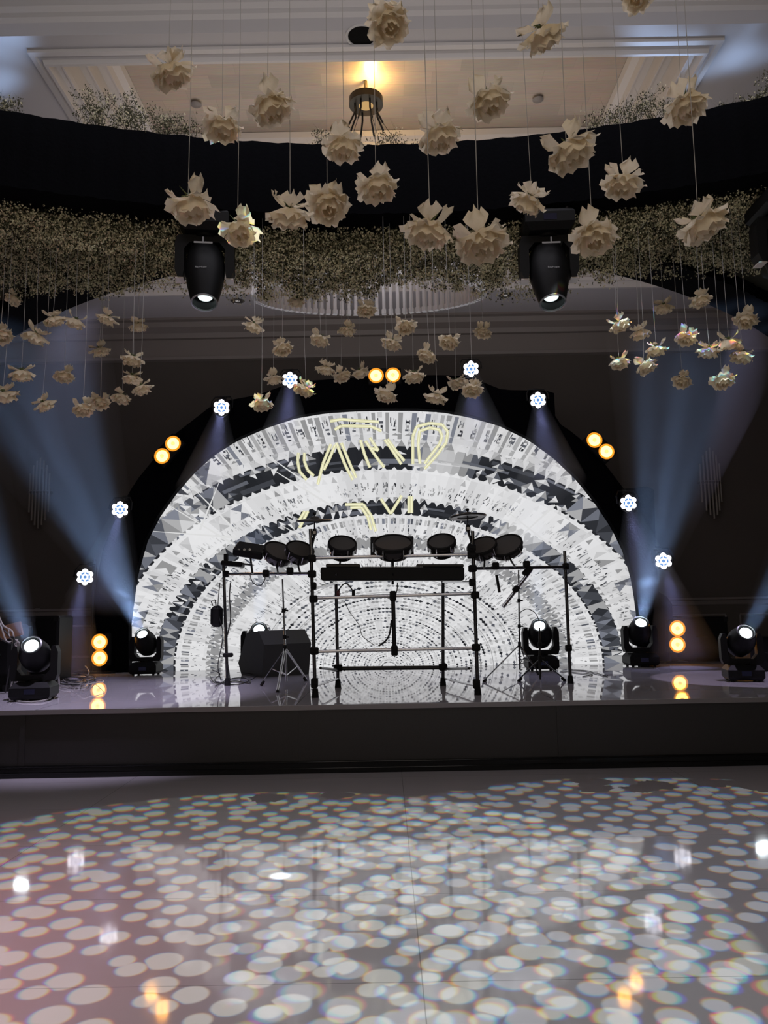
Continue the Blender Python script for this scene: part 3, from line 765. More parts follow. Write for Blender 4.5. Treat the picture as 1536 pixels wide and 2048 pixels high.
far_c = [(507, 653, 40, 'leftmost of the middle group, high'), (592, 603, 36, 'bright, overlapping the left rim of the crystal chandelier'), (733, 620, 38, 'overlapping the bottom rim of the crystal chandelier at centre'),
         (566, 697, 38, 'middle group, below the leftmost high rose'), (639, 679, 40, 'middle group, bright left lobe, between amber lamps and chandelier rim'), (695, 661, 36, 'middle group, just left below the rose on the chandelier rim'),
         (812, 653, 42, 'middle group, with a drooping right petal'), (783, 687, 40, 'middle group, above the centre amber lamps with a pointed top'), (897, 683, 42, 'middle group, bright star-shaped, upper right'),
         (965, 664, 34, 'small dim one at the upper right end of the middle group'), (855, 711, 40, 'middle group, flat folded, above right of the amber lamps'), (652, 739, 38, 'middle group, wing-shaped, left of the amber lamps'),
         (685, 752, 34, 'small cup-shaped one left of the amber lamps'), (722, 745, 34, 'touching the left side of the centre amber lamps'), (827, 753, 42, 'just right of the centre amber lamps'),
         (548, 758, 38, 'touching the left side of the white lamp left of arch top'), (608, 779, 40, 'just below right of the white lamp left of arch top'), (524, 808, 42, 'lowest at the left of the middle group, right above the arch edge'),
         (772, 790, 44, 'directly below the centre amber lamps'), (872, 795, 44, 'lowest at the right of the middle group'), (914, 766, 36, 'lower left of the white lamp at the arch top right'), (945, 780, 40, 'directly under the white lamp, arch top right')]
far_r = [(1327, 616, 38, 'right group, upper left, squarish'), (1401, 601, 40, 'highest of the right group'), (1240, 650, 42, 'leftmost upper of the right group with an open centre'), (1280, 667, 40, 'flat and wide, second from left in the right group'),
         (1492, 640, 44, 'upper right end of the right group'), (1372, 676, 42, 'centre of the right group'), (1312, 700, 42, 'right group, with two raised petals like ears'), (1458, 686, 46, 'right group, bright, upper of the crowded right pair'),
         (1417, 703, 44, 'right group, between the centre one and the crowded right pair'), (1483, 712, 46, 'right group, lower of the crowded right pair'), (1239, 725, 40, 'lower left end of the right group'), (1293, 732, 44, 'right group, under the one with two raised petals'),
         (1363, 762, 38, 'lowest of the right group, left one'), (1446, 761, 46, 'lowest of the right group, right one')]
for lst, gn in ((far_l, 'small white roses in the left hanging group'), (far_c, 'small white roses in the middle hanging group'), (far_r, 'small white roses in the right hanging group')):
    for (x, y, s_, lb) in lst:
        D = max(5.3, min(5.95, 0.14*F/s_+rs.uniform(-.2, .2)))
        rose(x, y, s_, D, 'small white rose, '+lb, gn, 4.425, rs)

# ------------------------------------------------------------------ hanging threads without a bloom in view
# ------------------------------------------------------------------ chandelier
cy = 7.93
cc = P(732, 205, cy)
ch = thing('chandelier', (cc.x, cy, 0), 'oval chandelier of hanging crystal rods on cables from a bronze ceiling canopy', 'chandelier')
BRONZE = mat('bronze_canopy', (0.07, 0.06, 0.045), 0.35, 0.6)
q = MB(); zt = cc.z+0.06
q.lathe([(0.17, zt-.10), (.19, zt-.095), (.19, zt-.015), (.17, zt), (.04, zt), (.02, zt+.02), (.02, HT+0.01)], None, 36); q.obj('canopy', BRONZE, ch)
GLOW = emat('canopy_lamp', (1.0, 0.62, 0.22), 6)
q = MB(); disc(q, (0, 0, zt-.102), (0, 0, -1), .08); q.obj('lamp_disc', emat('canopy_lamp_dim', (1.0, 0.62, 0.25), 0.55), ch)
zr = 5.40
RX, RY = 1.24, 0.50
for k in range(8):
    a_ = 2*PI*k/8+.35
    q = MB(); q.tube([(.13*math.cos(a_), .13*math.sin(a_), zt-.09), (.13*math.cos(a_), .13*math.sin(a_), zt-.2), (.20*math.cos(a_), .19*math.sin(a_), zt-.36)], .011, 6)
    q.tube([(.20*math.cos(a_), .19*math.sin(a_), zt-.36), (RX*.9*math.cos(a_), RY*.9*math.sin(a_), zr)], .003, 5); q.obj('cable', BLACKM, ch)
CRYST = mat('crystal_rod', (0.85, 0.82, 0.80), 0.2, 0.0, spec=0.9)
q = MB(); q.tube([(RX*math.cos(2*PI*k/64), RY*math.sin(2*PI*k/64), zr) for k in range(64)], .02, 8, closed=True)
q.tube([(RX*.8*math.cos(2*PI*k/64), RY*.8*math.sin(2*PI*k/64), zr) for k in range(64)], .015, 8, closed=True); q.obj('ring_frame', BRONZE, ch)
nr = 96
for k in range(nr):
    a_ = 2*PI*k/nr
    q = MB(); x, y = RX*math.cos(a_), RY*math.sin(a_); zlo = 4.84
    q.box((x, y, (zr+zlo)/2), (.034, .034, zr-zlo), Matrix.Rotation(a_, 3, 'Z'))
    q.box((x, y, zlo+.02), (.05, .05, .055), Matrix.Rotation(a_, 3, 'Z')); q.obj('crystal_rod', CRYST, ch)
# its lamp above the canopy
l = bpy.data.lights.new('canopy_uplight', 'POINT'); l.energy = 20; l.color = (1, .60, .2); l.shadow_soft_size = .05
lo = bpy.data.objects.new('canopy_uplight', l); COL.objects.link(lo); lo.location = (cc.x+.06, cy-.05, zt+.05)
l2 = bpy.data.lights.new('tray_fill_light', 'AREA'); l2.shape = 'RECTANGLE'; l2.size = 5; l2.size_y = 2; l2.energy = 22; l2.color = (1, .86, .72)
lo = bpy.data.objects.new('tray_fill_light', l2); COL.objects.link(lo); lo.location = (0, 7.9, 5.5); lo.rotation_euler = (PI, 0, 0); lo.visible_camera = True  # added panel facing up, out of sight, to brighten the tray ceiling

# ------------------------------------------------------------------ ceiling downlights
def downlight(px, py, z, r, label, lit=True):
    c = PZ(px, py, z); o = thing('ceiling_downlight', c, label, 'downlight', 'recessed ceiling downlights')
    q = MB(); q.lathe([(r*1.18, -.001), (r*1.16, -.012), (r, -.014), (r*.96, .0)], None, 32, False); q.obj('trim_ring', mat('downlight_trim', (.5, .49, .48), .4), o)
    q = MB(); q.lathe([(r*.97, -.006), (r*.8, -.004), (r*.78, -.002)], None, 28); q.obj('baffle', mat('black_baffle', (.004, .004, .004), .9, spec=.1) if not lit else STEEL, o)
    if lit: q = MB(); disc(q, (0, 0, -.012), (0, 0, -1), r*.3); q.obj('lens', mat('dim_lens', (.8, .8, .78), .2, emis=(1, .95, .9), estr=.18), o)
downlight(724, 71, HS, .13, 'dark round recessed downlight in the grey soffit at top centre, next to a rose', False)
downlight(475, 601, HS, .12, 'recessed downlight just right of the left suspended moving head')
downlight(1011, 590, HS, .12, 'recessed downlight just left of the right suspended moving head')
for (x, y, lb) in ((392, 209, 'small round speaker grille on the tray ceiling near the left roses'), (1076, 199, 'small round speaker grille on the tray ceiling near the right roses')):
    c = PZ(x, y, HT); q = MB(); q.lathe([(.06, .018), (.065, -.004), (.05, -.015), (0.001, -.018)], None, 24)
    o = tag(q.obj('ceiling_sensor', mat('sensor_disc', (.22, .2, .19), .4)), lb, 'ceiling fitting', 'small discs on the tray ceiling'); o.location = c

# ------------------------------------------------------------------ moving heads
LENS = emat('moving_head_lens', (0.86, 0.96, 1.0), 25.0)
def haze_mat(name, dens, col=(.85, .9, 1)):
    m = bpy.data.materials.new(name); m.use_nodes = True; nt = m.node_tree; nt.nodes.remove(nt.nodes['Principled BSDF'])
    v = nt.nodes.new('ShaderNodeVolumeScatter'); v.inputs['Color'].default_value = (*col, 1); v.inputs['Density'].default_value = dens; v.inputs['Anisotropy'].default_value = 0.15
    nt.links.new(v.outputs[0], nt.nodes['Material Output'].inputs['Volume']); return m
HAZE = haze_mat('stage_haze', 0.05)
HAZE2 = haze_mat('thin_haze', 0.16)
def haze_cone(loc, d, half, length, r0, name, label, m):
    q = MB(); M = axis_mat(d).to_4x4(); M = Matrix.Translation(Vector(loc)) @ M
    q.lathe([(r0, 0.03), (r0+math.tan(R(half))*length, length)], M, 32)
    o = q.obj(name, m); tag(o, label, 'light beam', 'hazy light beams', 'stuff'); return o
def moving_head(base, scale, aim, label, group, hang=False, yaw=0.0, text=False, lensr=.066, lens_s=1.0):
    """base sits at z=0, yoke above, barrel tilted to aim. hang: upside down"""
    root = thing('moving_head_light', base, label, 'moving head light', group)
    s_ = scale; fl_ = -1 if hang else 1
    B = Matrix.Rotation(yaw, 3, 'Z')
    def T(x, y, z): return B @ Vector((x*s_, y*s_, fl_*z*s_))
    # base with sloped sides and feet
    q = MB(); V = []
    for (w_, d_, z) in ((.17, .15, .02), (.19, .17, .05), (.19, .17, .13), (.15, .13, .18)):
        for sx, sy in ((-1, -1), (1, -1), (1, 1), (-1, 1)): V.append(T(sx*w_, sy*d_, z))
    Fs = [(0, 1, 2, 3), (15, 14, 13, 12)]+[(4*i+k, 4*i+(k+1) % 4, 4*i+4+(k+1) % 4, 4*i+4+k) for i in range(3) for k in range(4)]
    q.add(V, Fs)
    for sx in (-1, 1):
        for sy in (-1, 1): q.tube([T(sx*.14, sy*.12, 0), T(sx*.14, sy*.12, .03)], .018*s_, 8)
    q.obj('base', BLACK, root)
    q = MB(); q.add([T(-.05, -.172, .07), T(.05, -.172, .07), T(.05, -.172, .12), T(-.05, -.172, .12)], [(0, 1, 2, 3)]); q.obj('display', mat('display_glass', (.01, .01, .02), .1, emis=(.2, .25, .9), estr=.006), root)
    # yoke
    q = MB()
    poly = [(-.205, .19), (.205, .19), (.225, .25), (.225, .47), (.20, .53), (.165, .53), (.155, .47), (.155, .30), (.11, .245), (-.11, .245), (-.155, .30), (-.155, .47), (-.165, .53), (-.20, .53), (-.225, .47), (-.225, .25)]
    n = len(poly); V = [T(x, -.06, z) for x, z in poly]+[T(x, .06, z) for x, z in poly]
    # two arms and the bridge as convex slices
    sl = [(0, 1, 8, 9), (1, 2, 7, 8), (2, 3, 6, 7), (3, 4, 5, 6), (0, 9, 10, 15), (15, 10, 11, 14), (14, 11, 12, 13)]
    Fs = [f for f in sl]+[tuple(i+n for i in reversed(f)) for f in sl]+[(i, i+n, (i+1) % n+n, (i+1) % n) for i in range(n)]
    q.add(V, Fs); q.lathe([(.09*s_, .18*s_), (.09*s_, .20*s_)], (Matrix.Diagonal((1, 1, fl_))), 20)
    q.obj('yoke', BLACK, root)
    # head
    piv = T(0, 0, .43); a_ = Vector(aim).normalized(); M = Matrix.Translation(piv) @ axis_mat(a_).to_4x4()
    k = s_
    if hang: pf = [(.0, -.20), (.10, -.19), (.135, -.13), (.15, -.02), (.15, .06), (.138, .16), (.115, .27), (.10, .33), (.098, .34), (.088, .335), (.085, .26)]
    else: pf = [(.0, -.17), (.08, -.165), (.13, -.11), (.148, -.02), (.148, .06), (.125, .14), (.10, .20), (.098, .215), (.088, .21), (.085, .185)]
    q = MB(); q.lathe([(r*k, z*k) for r, z in pf], M, 36); 
    hd = q.obj('head', BLACK, root)
    zl = pf[-1][1]*k; ze = pf[-3][1]*k
    q = MB(); q.lathe([(.098*k, ze-.004), (.102*k, ze+.004), (.090*k, ze+.007), (.088*k, ze-.004)], M, 36, False); q.obj('bezel', STEEL if hang else BLACKM, hd)
    if hang:
        q = MB(); ov = Vector((0, .022, 0)); ov -= a_*ov.dot(a_); disc(q, M @ Vector((0.0, 0, zl+.006*k))+ov, a_, .056*k); q.obj('lens', emat('half_lit_lens', (.8, .95, .95), 1.3), hd)
        for sx in (-1, 1): q = MB(); q.box(T(sx*.19, 0, .535), (.06*s_, .1*s_, .008), B); q.obj('arm_end', mat('pale_arm_end', (.6, .55, .52), .4), root)
        q = MB(); q.box(T(0, -.16, .30), (.14*s_, .006, .014*s_), B); q.box(T(0, -.155, .28), (.01, .01, .05)); q.obj('handle', STEEL, root)
        q = MB()
        for sx in (-1, 1): q.tube([T(sx*.08, 0, 0.0), T(sx*.08, 0, -.16)], .018, 8); q.box(T(sx*.08, 0, -.12), (.05, .07, .06))
        q.obj('clamp', BLACKM, root)
    else:
        q = MB(); disc(q, M @ Vector((0, 0, zl+.015*k)), a_, lensr*k); q.obj('lens', LENS, hd)
    if text:
        tcv = bpy.data.curves.new('lettering', 'FONT'); tcv.body = 'RayHope'; tcv.size = .022; tcv.align_x = 'CENTER'
        tcv.materials.append(mat('grey_print', (.25, .25, .25), .5))
        tmp = bpy.data.objects.new('lettering', tcv); COL.objects.link(tmp); bpy.context.view_layer.update()
        tme = bpy.data.meshes.new_from_object(tmp.evaluated_get(bpy.context.evaluated_depsgraph_get())); bpy.data.objects.remove(tmp)
        to = bpy.data.objects.new('lettering', tme); COL.objects.link(to); to.parent = hd
        dd = Vector((0, -1, 0)); up = -a_
        zz = up-dd*up.dot(dd); zz.normalize(); xx = zz.cross(dd) * -1
        xx = Vector((1, 0, 0)); 
        yv = -a_; yv = (yv-xx*yv.dot(xx)).normalized(); nv = xx.cross(yv)
        pos = M @ Vector((0, 0, .13*k)) + nv*(.146*k)
        to.matrix_local = Matrix.Translation(pos) @ Matrix((xx, yv, nv)).transposed().to_4x4()
    return root, Vector(base)+M @ Vector((0, 0, zl+.04*k)), a_

stage_heads = [
    # px,py of the feet, lens px, Y, scale, aim, yaw, label, beam (half angle, length, power, streak)
    (68, 1400, 8.45, 1.06, (.13, -.80, .52), .15, 'largest moving head on the left stage edge, lens aimed up left amid loose cables', (6, 5.0, 560, 0), 'broad blue haze beam rising left from the big moving head at the left stage edge'),
    (292, 1343, 11.4, 1.05, (-.09, -.72, .68), 0, 'moving head standing at the left foot of the video wall', (10.5, 5.0, 950, 18), 'wide streaky blue haze beam fanning up left from the left foot of the video wall'),
    (518, 1330, 11.6, 1.16, (.13, -.8, .6), 0, 'moving head behind the wedge monitor, lens just above it', (6, 2.2, 330, 0), 'short blue haze beam rising behind the wedge monitor'),
    (1083, 1340, 11.3, 1.14, (-.17, -.8, .6), 0, 'moving head behind the black tripod at the right of the drum rack', (6, 2.6, 260, 0), 'short blue haze beam rising behind the black tripod at the right of the drums'),
    (1282, 1333, 11.7, 1.12, (-.07, -.72, .68), 0, 'moving head standing at the right foot of the video wall', (9.5, 4.5, 800, 18), 'streaky blue haze beam fanning up from the right foot of the video wall'),
    (1487, 1362, 9.0, 1.02, (-.04, -.80, .52), -.2, 'largest moving head at the right stage edge, lens aimed up right', (5.5, 3.5, 430, 0), 'blue haze beam rising right from the moving head at the right stage edge')]
for (px, py, Y, sc, aim, yaw, lb, (half, ln, pw, streak_), bl) in stage_heads:
    b0 = PZ(px, py, SH)
    if b0.y > 11.55: b0 = P(px, py, 11.55); b0.z = SH
    r, tip, a_ = moving_head(b0, sc, aim, lb, 'moving head lights standing on the stage', False, yaw)
    spot('moving_head_beam_light', tip+a_*.02, a_, half*2, pw*1.9, (.40, .60, 1.0), .4, .07, gobo_rays(streak_, .25, 1.7) if streak_ else None)
    haze_cone(tip, a_, half*1.12, ln, .075*sc, 'haze_beam', bl, HAZE)
for (px, py, lb, aim, yw) in ((412, 432, 'black moving head hanging under the truss at the left, lens down', (0.06, -.30, -.95), .12), (1092, 432, 'black moving head hanging under the truss at the right, lens down', (-.01, -.30, -.95), -.04)):
    c = P(px, py, 5.3); moving_head(c, .93, aim, lb, 'moving head lights hanging under the black truss', True, yw, True)
c = P(1560, 392, 5.0); moving_head(c, .93, (0, -.25, -.97), 'black moving head cut off by the right picture edge, hanging before the flowers', 'moving head lights hanging under the black truss', True, 0)

# ------------------------------------------------------------------ LED par lights on the arch
WL = emat('par_white_led', (0.93, 0.90, 1.0), 5)
BL = emat('par_blue_led', (0.16, 0.38, 0.85), 0.9)
def par(px, py, label, beam=True):
    Y = YF-0.32
    c = P(px, py, Y); root = thing('par_light', c, label, 'par light', 'round white LED par lights on the arch')
    d = (CAMLOC+Vector((0, 0, -.3))-c).normalized(); M = axis_mat(d).to_4x4()
    q = MB(); q.lathe([(0.0, -.2), (.08, -.2), (.12, -.16), (.14, -.04), (.145, .0), (.135, .012), (.125, .0)], M, 30); body = q.obj('housing', BLACK, root)
    q = MB()
    for k in range(6):
        a_ = 2*PI*k/6+PI/6; disc(q, M @ Vector((.082*math.cos(a_), .082*math.sin(a_), .006)), d, .0445, 20)
    disc(q, M @ Vector((0, 0, .006)), d, .045, 20)
    q.obj('lens', WL, body)
    q = MB(); disc(q, M @ Vector((0, 0, .012)), d, .026, 12)
    for k in range(6):
        a_ = 2*PI*k/6
        for s_ in (-.2, .2): disc(q, M @ Vector((.062*math.cos(a_+s_), .062*math.sin(a_+s_), .012)), d, .016, 8)
    q.obj('diode', BL, body)
    q = MB(); q.tube([M @ Vector((-.165, 0, -.06)), (-.165, .05, .12), (-.12, .1, .2), (.12, .1, .2), (.165, .05, .12), M @ Vector((.165, 0, -.06))], .012, 6); q.obj('bracket', BLACKM, root)
    q = MB(); q.tube([(0, .1, .2), (0, .34, .2)], .02, 8); q.box((0, .22, .21), (.06, .06, .07)); q.obj('clamp', BLACKM, root)
    if beam:
        dd = Vector((0, -.42, -1)).normalized(); tip = c+Vector((0, -.06, -.07))
        spot('par_beam_light', tip, dd, 30, 120, (.48, .50, 1.0), .9, .06)
        haze_cone(tip, dd, 15.5, 1.5, .11, 'haze_glow', 'faint violet haze glow under the '+label.split(' par light')[0].replace('white ', '')+' par light'+label.split(' par light')[1][:40], HAZE2)
pars = [(580, 760, 'white par light left of the arch top with two roses touching it'), (443, 815, 'white par light on the upper left step of the arch'),
        (942, 738, 'white par light highest at the arch top right'), (1076, 800, 'white par light on the upper right step of the arch'),
        (240, 1019, 'white par light on the left flank of the arch'), (170, 1154, 'white par light low beyond the left flank'),
        (1257, 1006, 'white par light on the right flank of the arch'), (1327, 1122, 'white par light low beyond the right flank')]
for p_ in pars: par(*p_)
# stands that carry the two outer par lights
for (px, py) in ((170, 1154), (1327, 1122)):
    c = P(px, py, YF-.32); q = MB(); q.tube([(c.x, c.y+.36, SH), (c.x, c.y+.36, c.z+.3)], .025, 8); q.box((c.x, c.y+.36, SH+.015), (.4, .3, .03))
    tag(q.obj('light_stand', BLACKM), 'dark upright pipe stand carrying the low par light %s the arch' % ('left of' if px < 700 else 'right of'), 'stand')

# ------------------------------------------------------------------ amber blinders
AMB = emat('amber_lamp', (1.0, 0.40, 0.04), 17); AMC = emat('amber_core', (1.0, 0.62, 0.2), 1.6); AMR = emat('amber_halo_rim', (1.0, .36, .03), 1.0)
def blinder(p0, p1, label, Y):
    a0 = P(*p0, Y); a1 = P(*p1, Y); c = (a0+a1)/2; root = thing('blinder_light', c, label, 'blinder light', 'two-lamp amber blinder lights')
    ax = (a1-a0).normalized(); half = (a1-a0).length/2; R_ = .115
    q = MB(); yv = Vector((0, 1, 0)); zv = ax.cross(yv); M = Matrix((ax, yv, zv)).transposed()
    q.box((0, .09, 0), (2*half+2.3*R_, .14, 2.3*R_), M, .02); hs = q.obj('housing', BLACK, root)
    for s_ in (-1, 1):
        o = ax*half*s_; lp = MB(); Mx = Matrix.Translation(o) @ axis_mat((0, -1, 0)).to_4x4()
        lp.lathe([(R_, -.03), (R_*1.08, .0), (R_*.93, .01), (R_*.80, -.005)], Mx, 32, False); l_ = lp.obj('lamp', AMR, hs)  # rim ring glows orange to imitate the halo round the lamp
        q = MB(); disc(q, o+Vector((0, 0.005, 0)), (0, -1, 0), R_*.84); q.obj('reflector', AMB, l_)
        q = MB(); q.lathe([(R_*.27, 0), (R_*.24, .02), (R_*.1, .03)], Mx, 16); q.obj('bulb', AMC, l_)
    q = MB(); q.box((0, .19, 0), (.05, .10, .05)); q.obj('clamp', BLACKM, root)
    return root, c
YB = YF-.19
blinder((752, 751), (786, 750), 'pair of amber lamps side by side at the top centre of the arch', YB)
blinder((346, 887), (324, 912), 'pair of amber lamps set diagonally on the upper left of the arch', YB)
blinder((1189, 880), (1213, 903), 'pair of amber lamps set diagonally on the upper right of the arch', YB)
blinder((199, 1284), (199, 1316), 'pair of amber lamps stacked upright near the stage floor at left', 11.9)
blinder((1355, 1257), (1355, 1289), 'pair of amber lamps stacked upright near the stage floor at right', 11.9)
for (px, py) in ((199, 1316), (1355, 1289)):
    c = P(px, py, 11.9); q = MB(); q.box((c.x, 12.1, (SH+c.z)/2+.05), (.1, .06, c.z-SH+.1)); q.box((c.x, 12.1, SH+.015), (.34, .3, .03))
    tag(q.obj('floor_bracket', BLACKM), 'black floor bracket under the upright amber lamps at %s' % ('left' if px < 700 else 'right'), 'bracket')

# ------------------------------------------------------------------ wall sconces
for (px, py, lb) in ((80, 985, 'tall dim crystal wall sconce in the left beam'), (1420, 965, 'tall dim crystal wall sconce on the dark wall at right')):
    c = P(px, py, WY-.12); root = thing('wall_sconce', c, lb, 'wall sconce', 'crystal wall sconces')
    q = MB(); q.box((0, .08, 0), (.12, .06, .9), None, .02); q.obj('backplate', BRONZE, root)
    q = MB(); q.tube([(.19*math.sin(t*PI-PI/2), -.06*math.cos(t*PI-PI/2)+.03, 0) for t in [i/10 for i in range(11)]], .035, 8); q.obj('band', BRONZE, root)
    for k, (x, L_) in enumerate(((-.17, .35), (-.11, .5), (-.05, .58), (.01, .64), (.07, .58), (.12, .5), (.17, .35))):
        q = MB(); y = -.05+.9*x*x; q.tube([(x, y, -L_), (x, y, L_*.95)], .016, 6); q.obj('glass_rod', mat('sconce_rod', (.25, .23, .21), .12, .2), root)

# ------------------------------------------------------------------ wedge monitor
wd = MB()
# trapezoid block traced in depth: side profile turned 25 degrees
Yw = 9.9
base = PZ(549, 1349, SH)
cabm = mat('monitor_cabinet', (.035, .035, .035), .6)
root = thing('wedge_monitor', base, 'black wedge stage monitor speaker lying on its side below the left drum stands', 'speaker')
q = MB(); rot = Matrix.Rotation(R(-38), 3, 'Z')
pf = [(-.30, 0.0), (.26, 0.0), (.36, .16), (.13, .56), (-.20, .60), (-.36, .42)]
V = [rot @ Vector((-.36, y, z)) for y, z in pf]+[rot @ Vector((.36, y, z)) for y, z in pf]; n = len(pf)
V = [Vector((-v.x, v.y, v.z))*1.05 for v in V]
q.add(V, [tuple(range(n)), tuple(range(2*n-1, n-1, -1))]+[(i, i+n, (i+1) % n+n, (i+1) % n) for i in range(n)]); q.obj('cabinet', cabm, root)
q = MB()
def WV(u, y, z):
    v = rot @ Vector((u, y, z)); return Vector((-v.x, v.y, v.z))*1.05
q.add([WV(-.33, .355, .19), WV(.33, .355, .19), WV(.33, .16, .535), WV(-.33, .16, .535)], [(0, 1, 2, 3)]); q.obj('grille', mat('grille', (.02, .02, .02), .7), root)
q = MB(); q.add([WV(-.362, -.07, .25), WV(-.362, .07, .25), WV(-.362, .07, .33), WV(-.362, -.07, .33)], [(0, 1, 2, 3)]); q.obj('handle', BLACKM, root)

# ------------------------------------------------------------------ drum rack
YFp, YRp = 7.95, 9.1
def fp(px, py): return P(px, py, YFp)
fl_b = PZ(630, 1396, SH); fr_b = PZ(955, 1389, SH); YFp = (fl_b.y+fr_b.y)/2
rl_b = PZ(676, 1375, SH); rr_b = PZ(886, 1371, SH); YRp = (rl_b.y+rr_b.y)/2
rp_b = PZ(1141, 1367, SH); YS = rp_b.y
ls_b = PZ(455, 1371, SH); YL = ls_b.y
rack = thing('drum_rack', (0, YFp, SH), 'black and chrome electronic drum rack standing at the front centre of the stage', 'drum rack')
O = Vector((0, YFp, SH))
def part(mb, name, m, parent=rack, org=O):
    mb.v = [tuple(Vector(v)-org) for v in mb.v]; return mb.obj(name, m, parent)
DKC = mat('dark_chrome', (.12, .12, .125), .22, .9)
def post(px, py_top, b_, Y, r=.019, name='post', m=DKC, foot=True):
    t = P(px, py_top, Y); q = MB(); q.tube([Vector((b_.x, Y, SH)), Vector((t.x, Y, t.z))], r, 14)
    o = part(q, name, m)
    if foot:
        q = MB(); q.tube([Vector((b_.x, Y, SH)), Vector((b_.x, Y, SH+.09))], [r*2.0, r*1.5], 12); q.v = [tuple(Vector(v)-O) for v in q.v]; q.obj('rubber_foot', RUBBER, o)
    return o
post(621, 1058, fl_b, YFp); post(945, 1062, fr_b, YFp); post(672, 1165, rl_b, YRp); post(886, 1160, rr_b, YRp); post(1129, 1102, rp_b, YS)
post(447, 1125, ls_b, YL)
def rail(p0, p1, r=.017, m=CHROME, name='rail'):
    q = MB(); q.tube([p0, p1], r, 12); return part(q, name, m)
def clampb(c, s_=(.06, .07, .085), ang=0, name='clamp'):
    q = MB(); q.box(c, s_, Matrix.Rotation(ang, 3, 'Y'), .012); c = Vector(c); q.tube([c+Vector((0, -s_[1]/2, 0)), c+Vector((0, -s_[1]/2-.03, 0))], .012, 8); q.box(c+Vector((0, -s_[1]/2-.03, 0)), (.05, .01, .012)); return part(q, name, RUBBER)
# cross rails between front posts
rail(fp(630, 1196), fp(948, 1187)); rail(fp(632, 1303), fp(952, 1296)); rail(fp(626, 1116), fp(942, 1109), .018, CHROME)
for (x, y) in ((627, 1198), (950, 1190), (629, 1302), (952, 1295), (624, 1117), (943, 1096), (624, 1148), (945, 1137), (786, 1192), (789, 1301), (943, 1110)): clampb(fp(x, y), (.085, .08, .075) if x not in (786, 789) else (.07, .08, .105))
q = MB(); q.tube([fp(786, 1195), fp(789, 1300)], .022, 14); part(q, 'centre_post', BLACKM)
rail(P(676, 1337, YRp), P(886, 1335, YRp), .024, BLACKM)
for (x, y) in ((676, 1336), (886, 1334)): clampb(P(x, y, YRp), (.1, .08, .08))
# side braces front to rear, low and high
rail(fp(630, 1372), P(676, 1357, YRp), .012); rail(fp(953, 1372), P(888, 1357, YRp), .012)
rail(fp(641, 1336), P(676, 1340, YRp), .014, BLACKM); rail(fp(938, 1337), P(890, 1338, YRp), .014, BLACKM)
rail(fp(626, 1178), P(674, 1166, YRp), .014); rail(fp(943, 1164), P(886, 1164, YRp), .014)
for (x, y) in ((629, 1366), (953, 1368)): clampb(fp(x, y), (.07, .09, .1))
for (x, y) in ((627, 1172), (944, 1165)): clampb(fp(x, y), (.06, .07, .08))
# wing rails
rail(fp(622, 1147), P(452, 1148, YL), .017); rail(fp(945, 1137), P(1132, 1134, YS), .018, DKC)
for (x, y, Y) in ((452, 1148, YL), (1131, 1133, YS), (1137, 1296, YS), (991, 1132, YFp+.2), (1053, 1129, YFp+.35), (532, 1147, YFp+.35), (580, 1142, YFp+.2)): clampb(P(x, y, Y), (.07, .08, .08))
clampb(P(456, 1310, YL), (.12, .08, .05))
rail(P(447, 1160, YL), P(455, 1368, YL), .012, CHROME, 'side_tube')
q = MB(); q.tube([P(452, 1130, YL), P(452, 1108, YL)], .03, 8); part(q, 'post_cap', RUBBER)

def world_thing(name, c, label, cat, group=None): return thing(name, c, label, cat, group)
def cymbal(px, py, Y, r, tiltx, tilty, base_pt, label):
    c = P(px, py, Y); o = thing('cymbal_pad', c, label, 'cymbal pad', 'cymbal pads of the drum kit')
    M = Matrix.Rotation(R(tiltx), 3, 'X') @ Matrix.Rotation(R(tilty), 3, 'Y')
    q = MB(); q.lathe([(0.02, .035), (r*.22, .03), (r*.3, .012), (r*.97, -.006), (r, -.012), (r*.97, -.02), (r*.3, -.008), (.02, .0)], M, 40); q.obj('pad', mat('cymbal_rubber', (.03, .03, .03), .35), o)
    q = MB(); q.lathe([(r*.55, -.018), (r*.9, -.022), (r*.9, -.024), (r*.55, -.020)], M, 40, False); q.obj('underside_ring', mat('grey_plastic', (.45, .45, .47), .35), o)
    q = MB(); q.tube([(0, 0, .07), (0, 0, -.10)], .008, 8); q.tube([(0, 0, -.10), (.0, 0, -.17)], .022, 8); bp_ = Vector(base_pt)-c
    q.box((0, 0, -.14), (.05, .05, .05), None, .01); q.tube([(0, 0, -.16), bp_], .013, 8); q.obj('boom_arm', DKC, o)
    q = MB(); q.lathe([(.014, .05), (.02, .06), (.014, .075)], None, 10); q.obj('wing_nut', RUBBER, o)
cymbal(629, 1039, YFp, .195, 8, 0, fp(622, 1100), 'round cymbal pad with pale underside above the left post of the drum rack')
cymbal(935, 1031, YFp, .20, -3, -3, fp(943, 1085), 'round black cymbal pad above the right post of the drum rack')
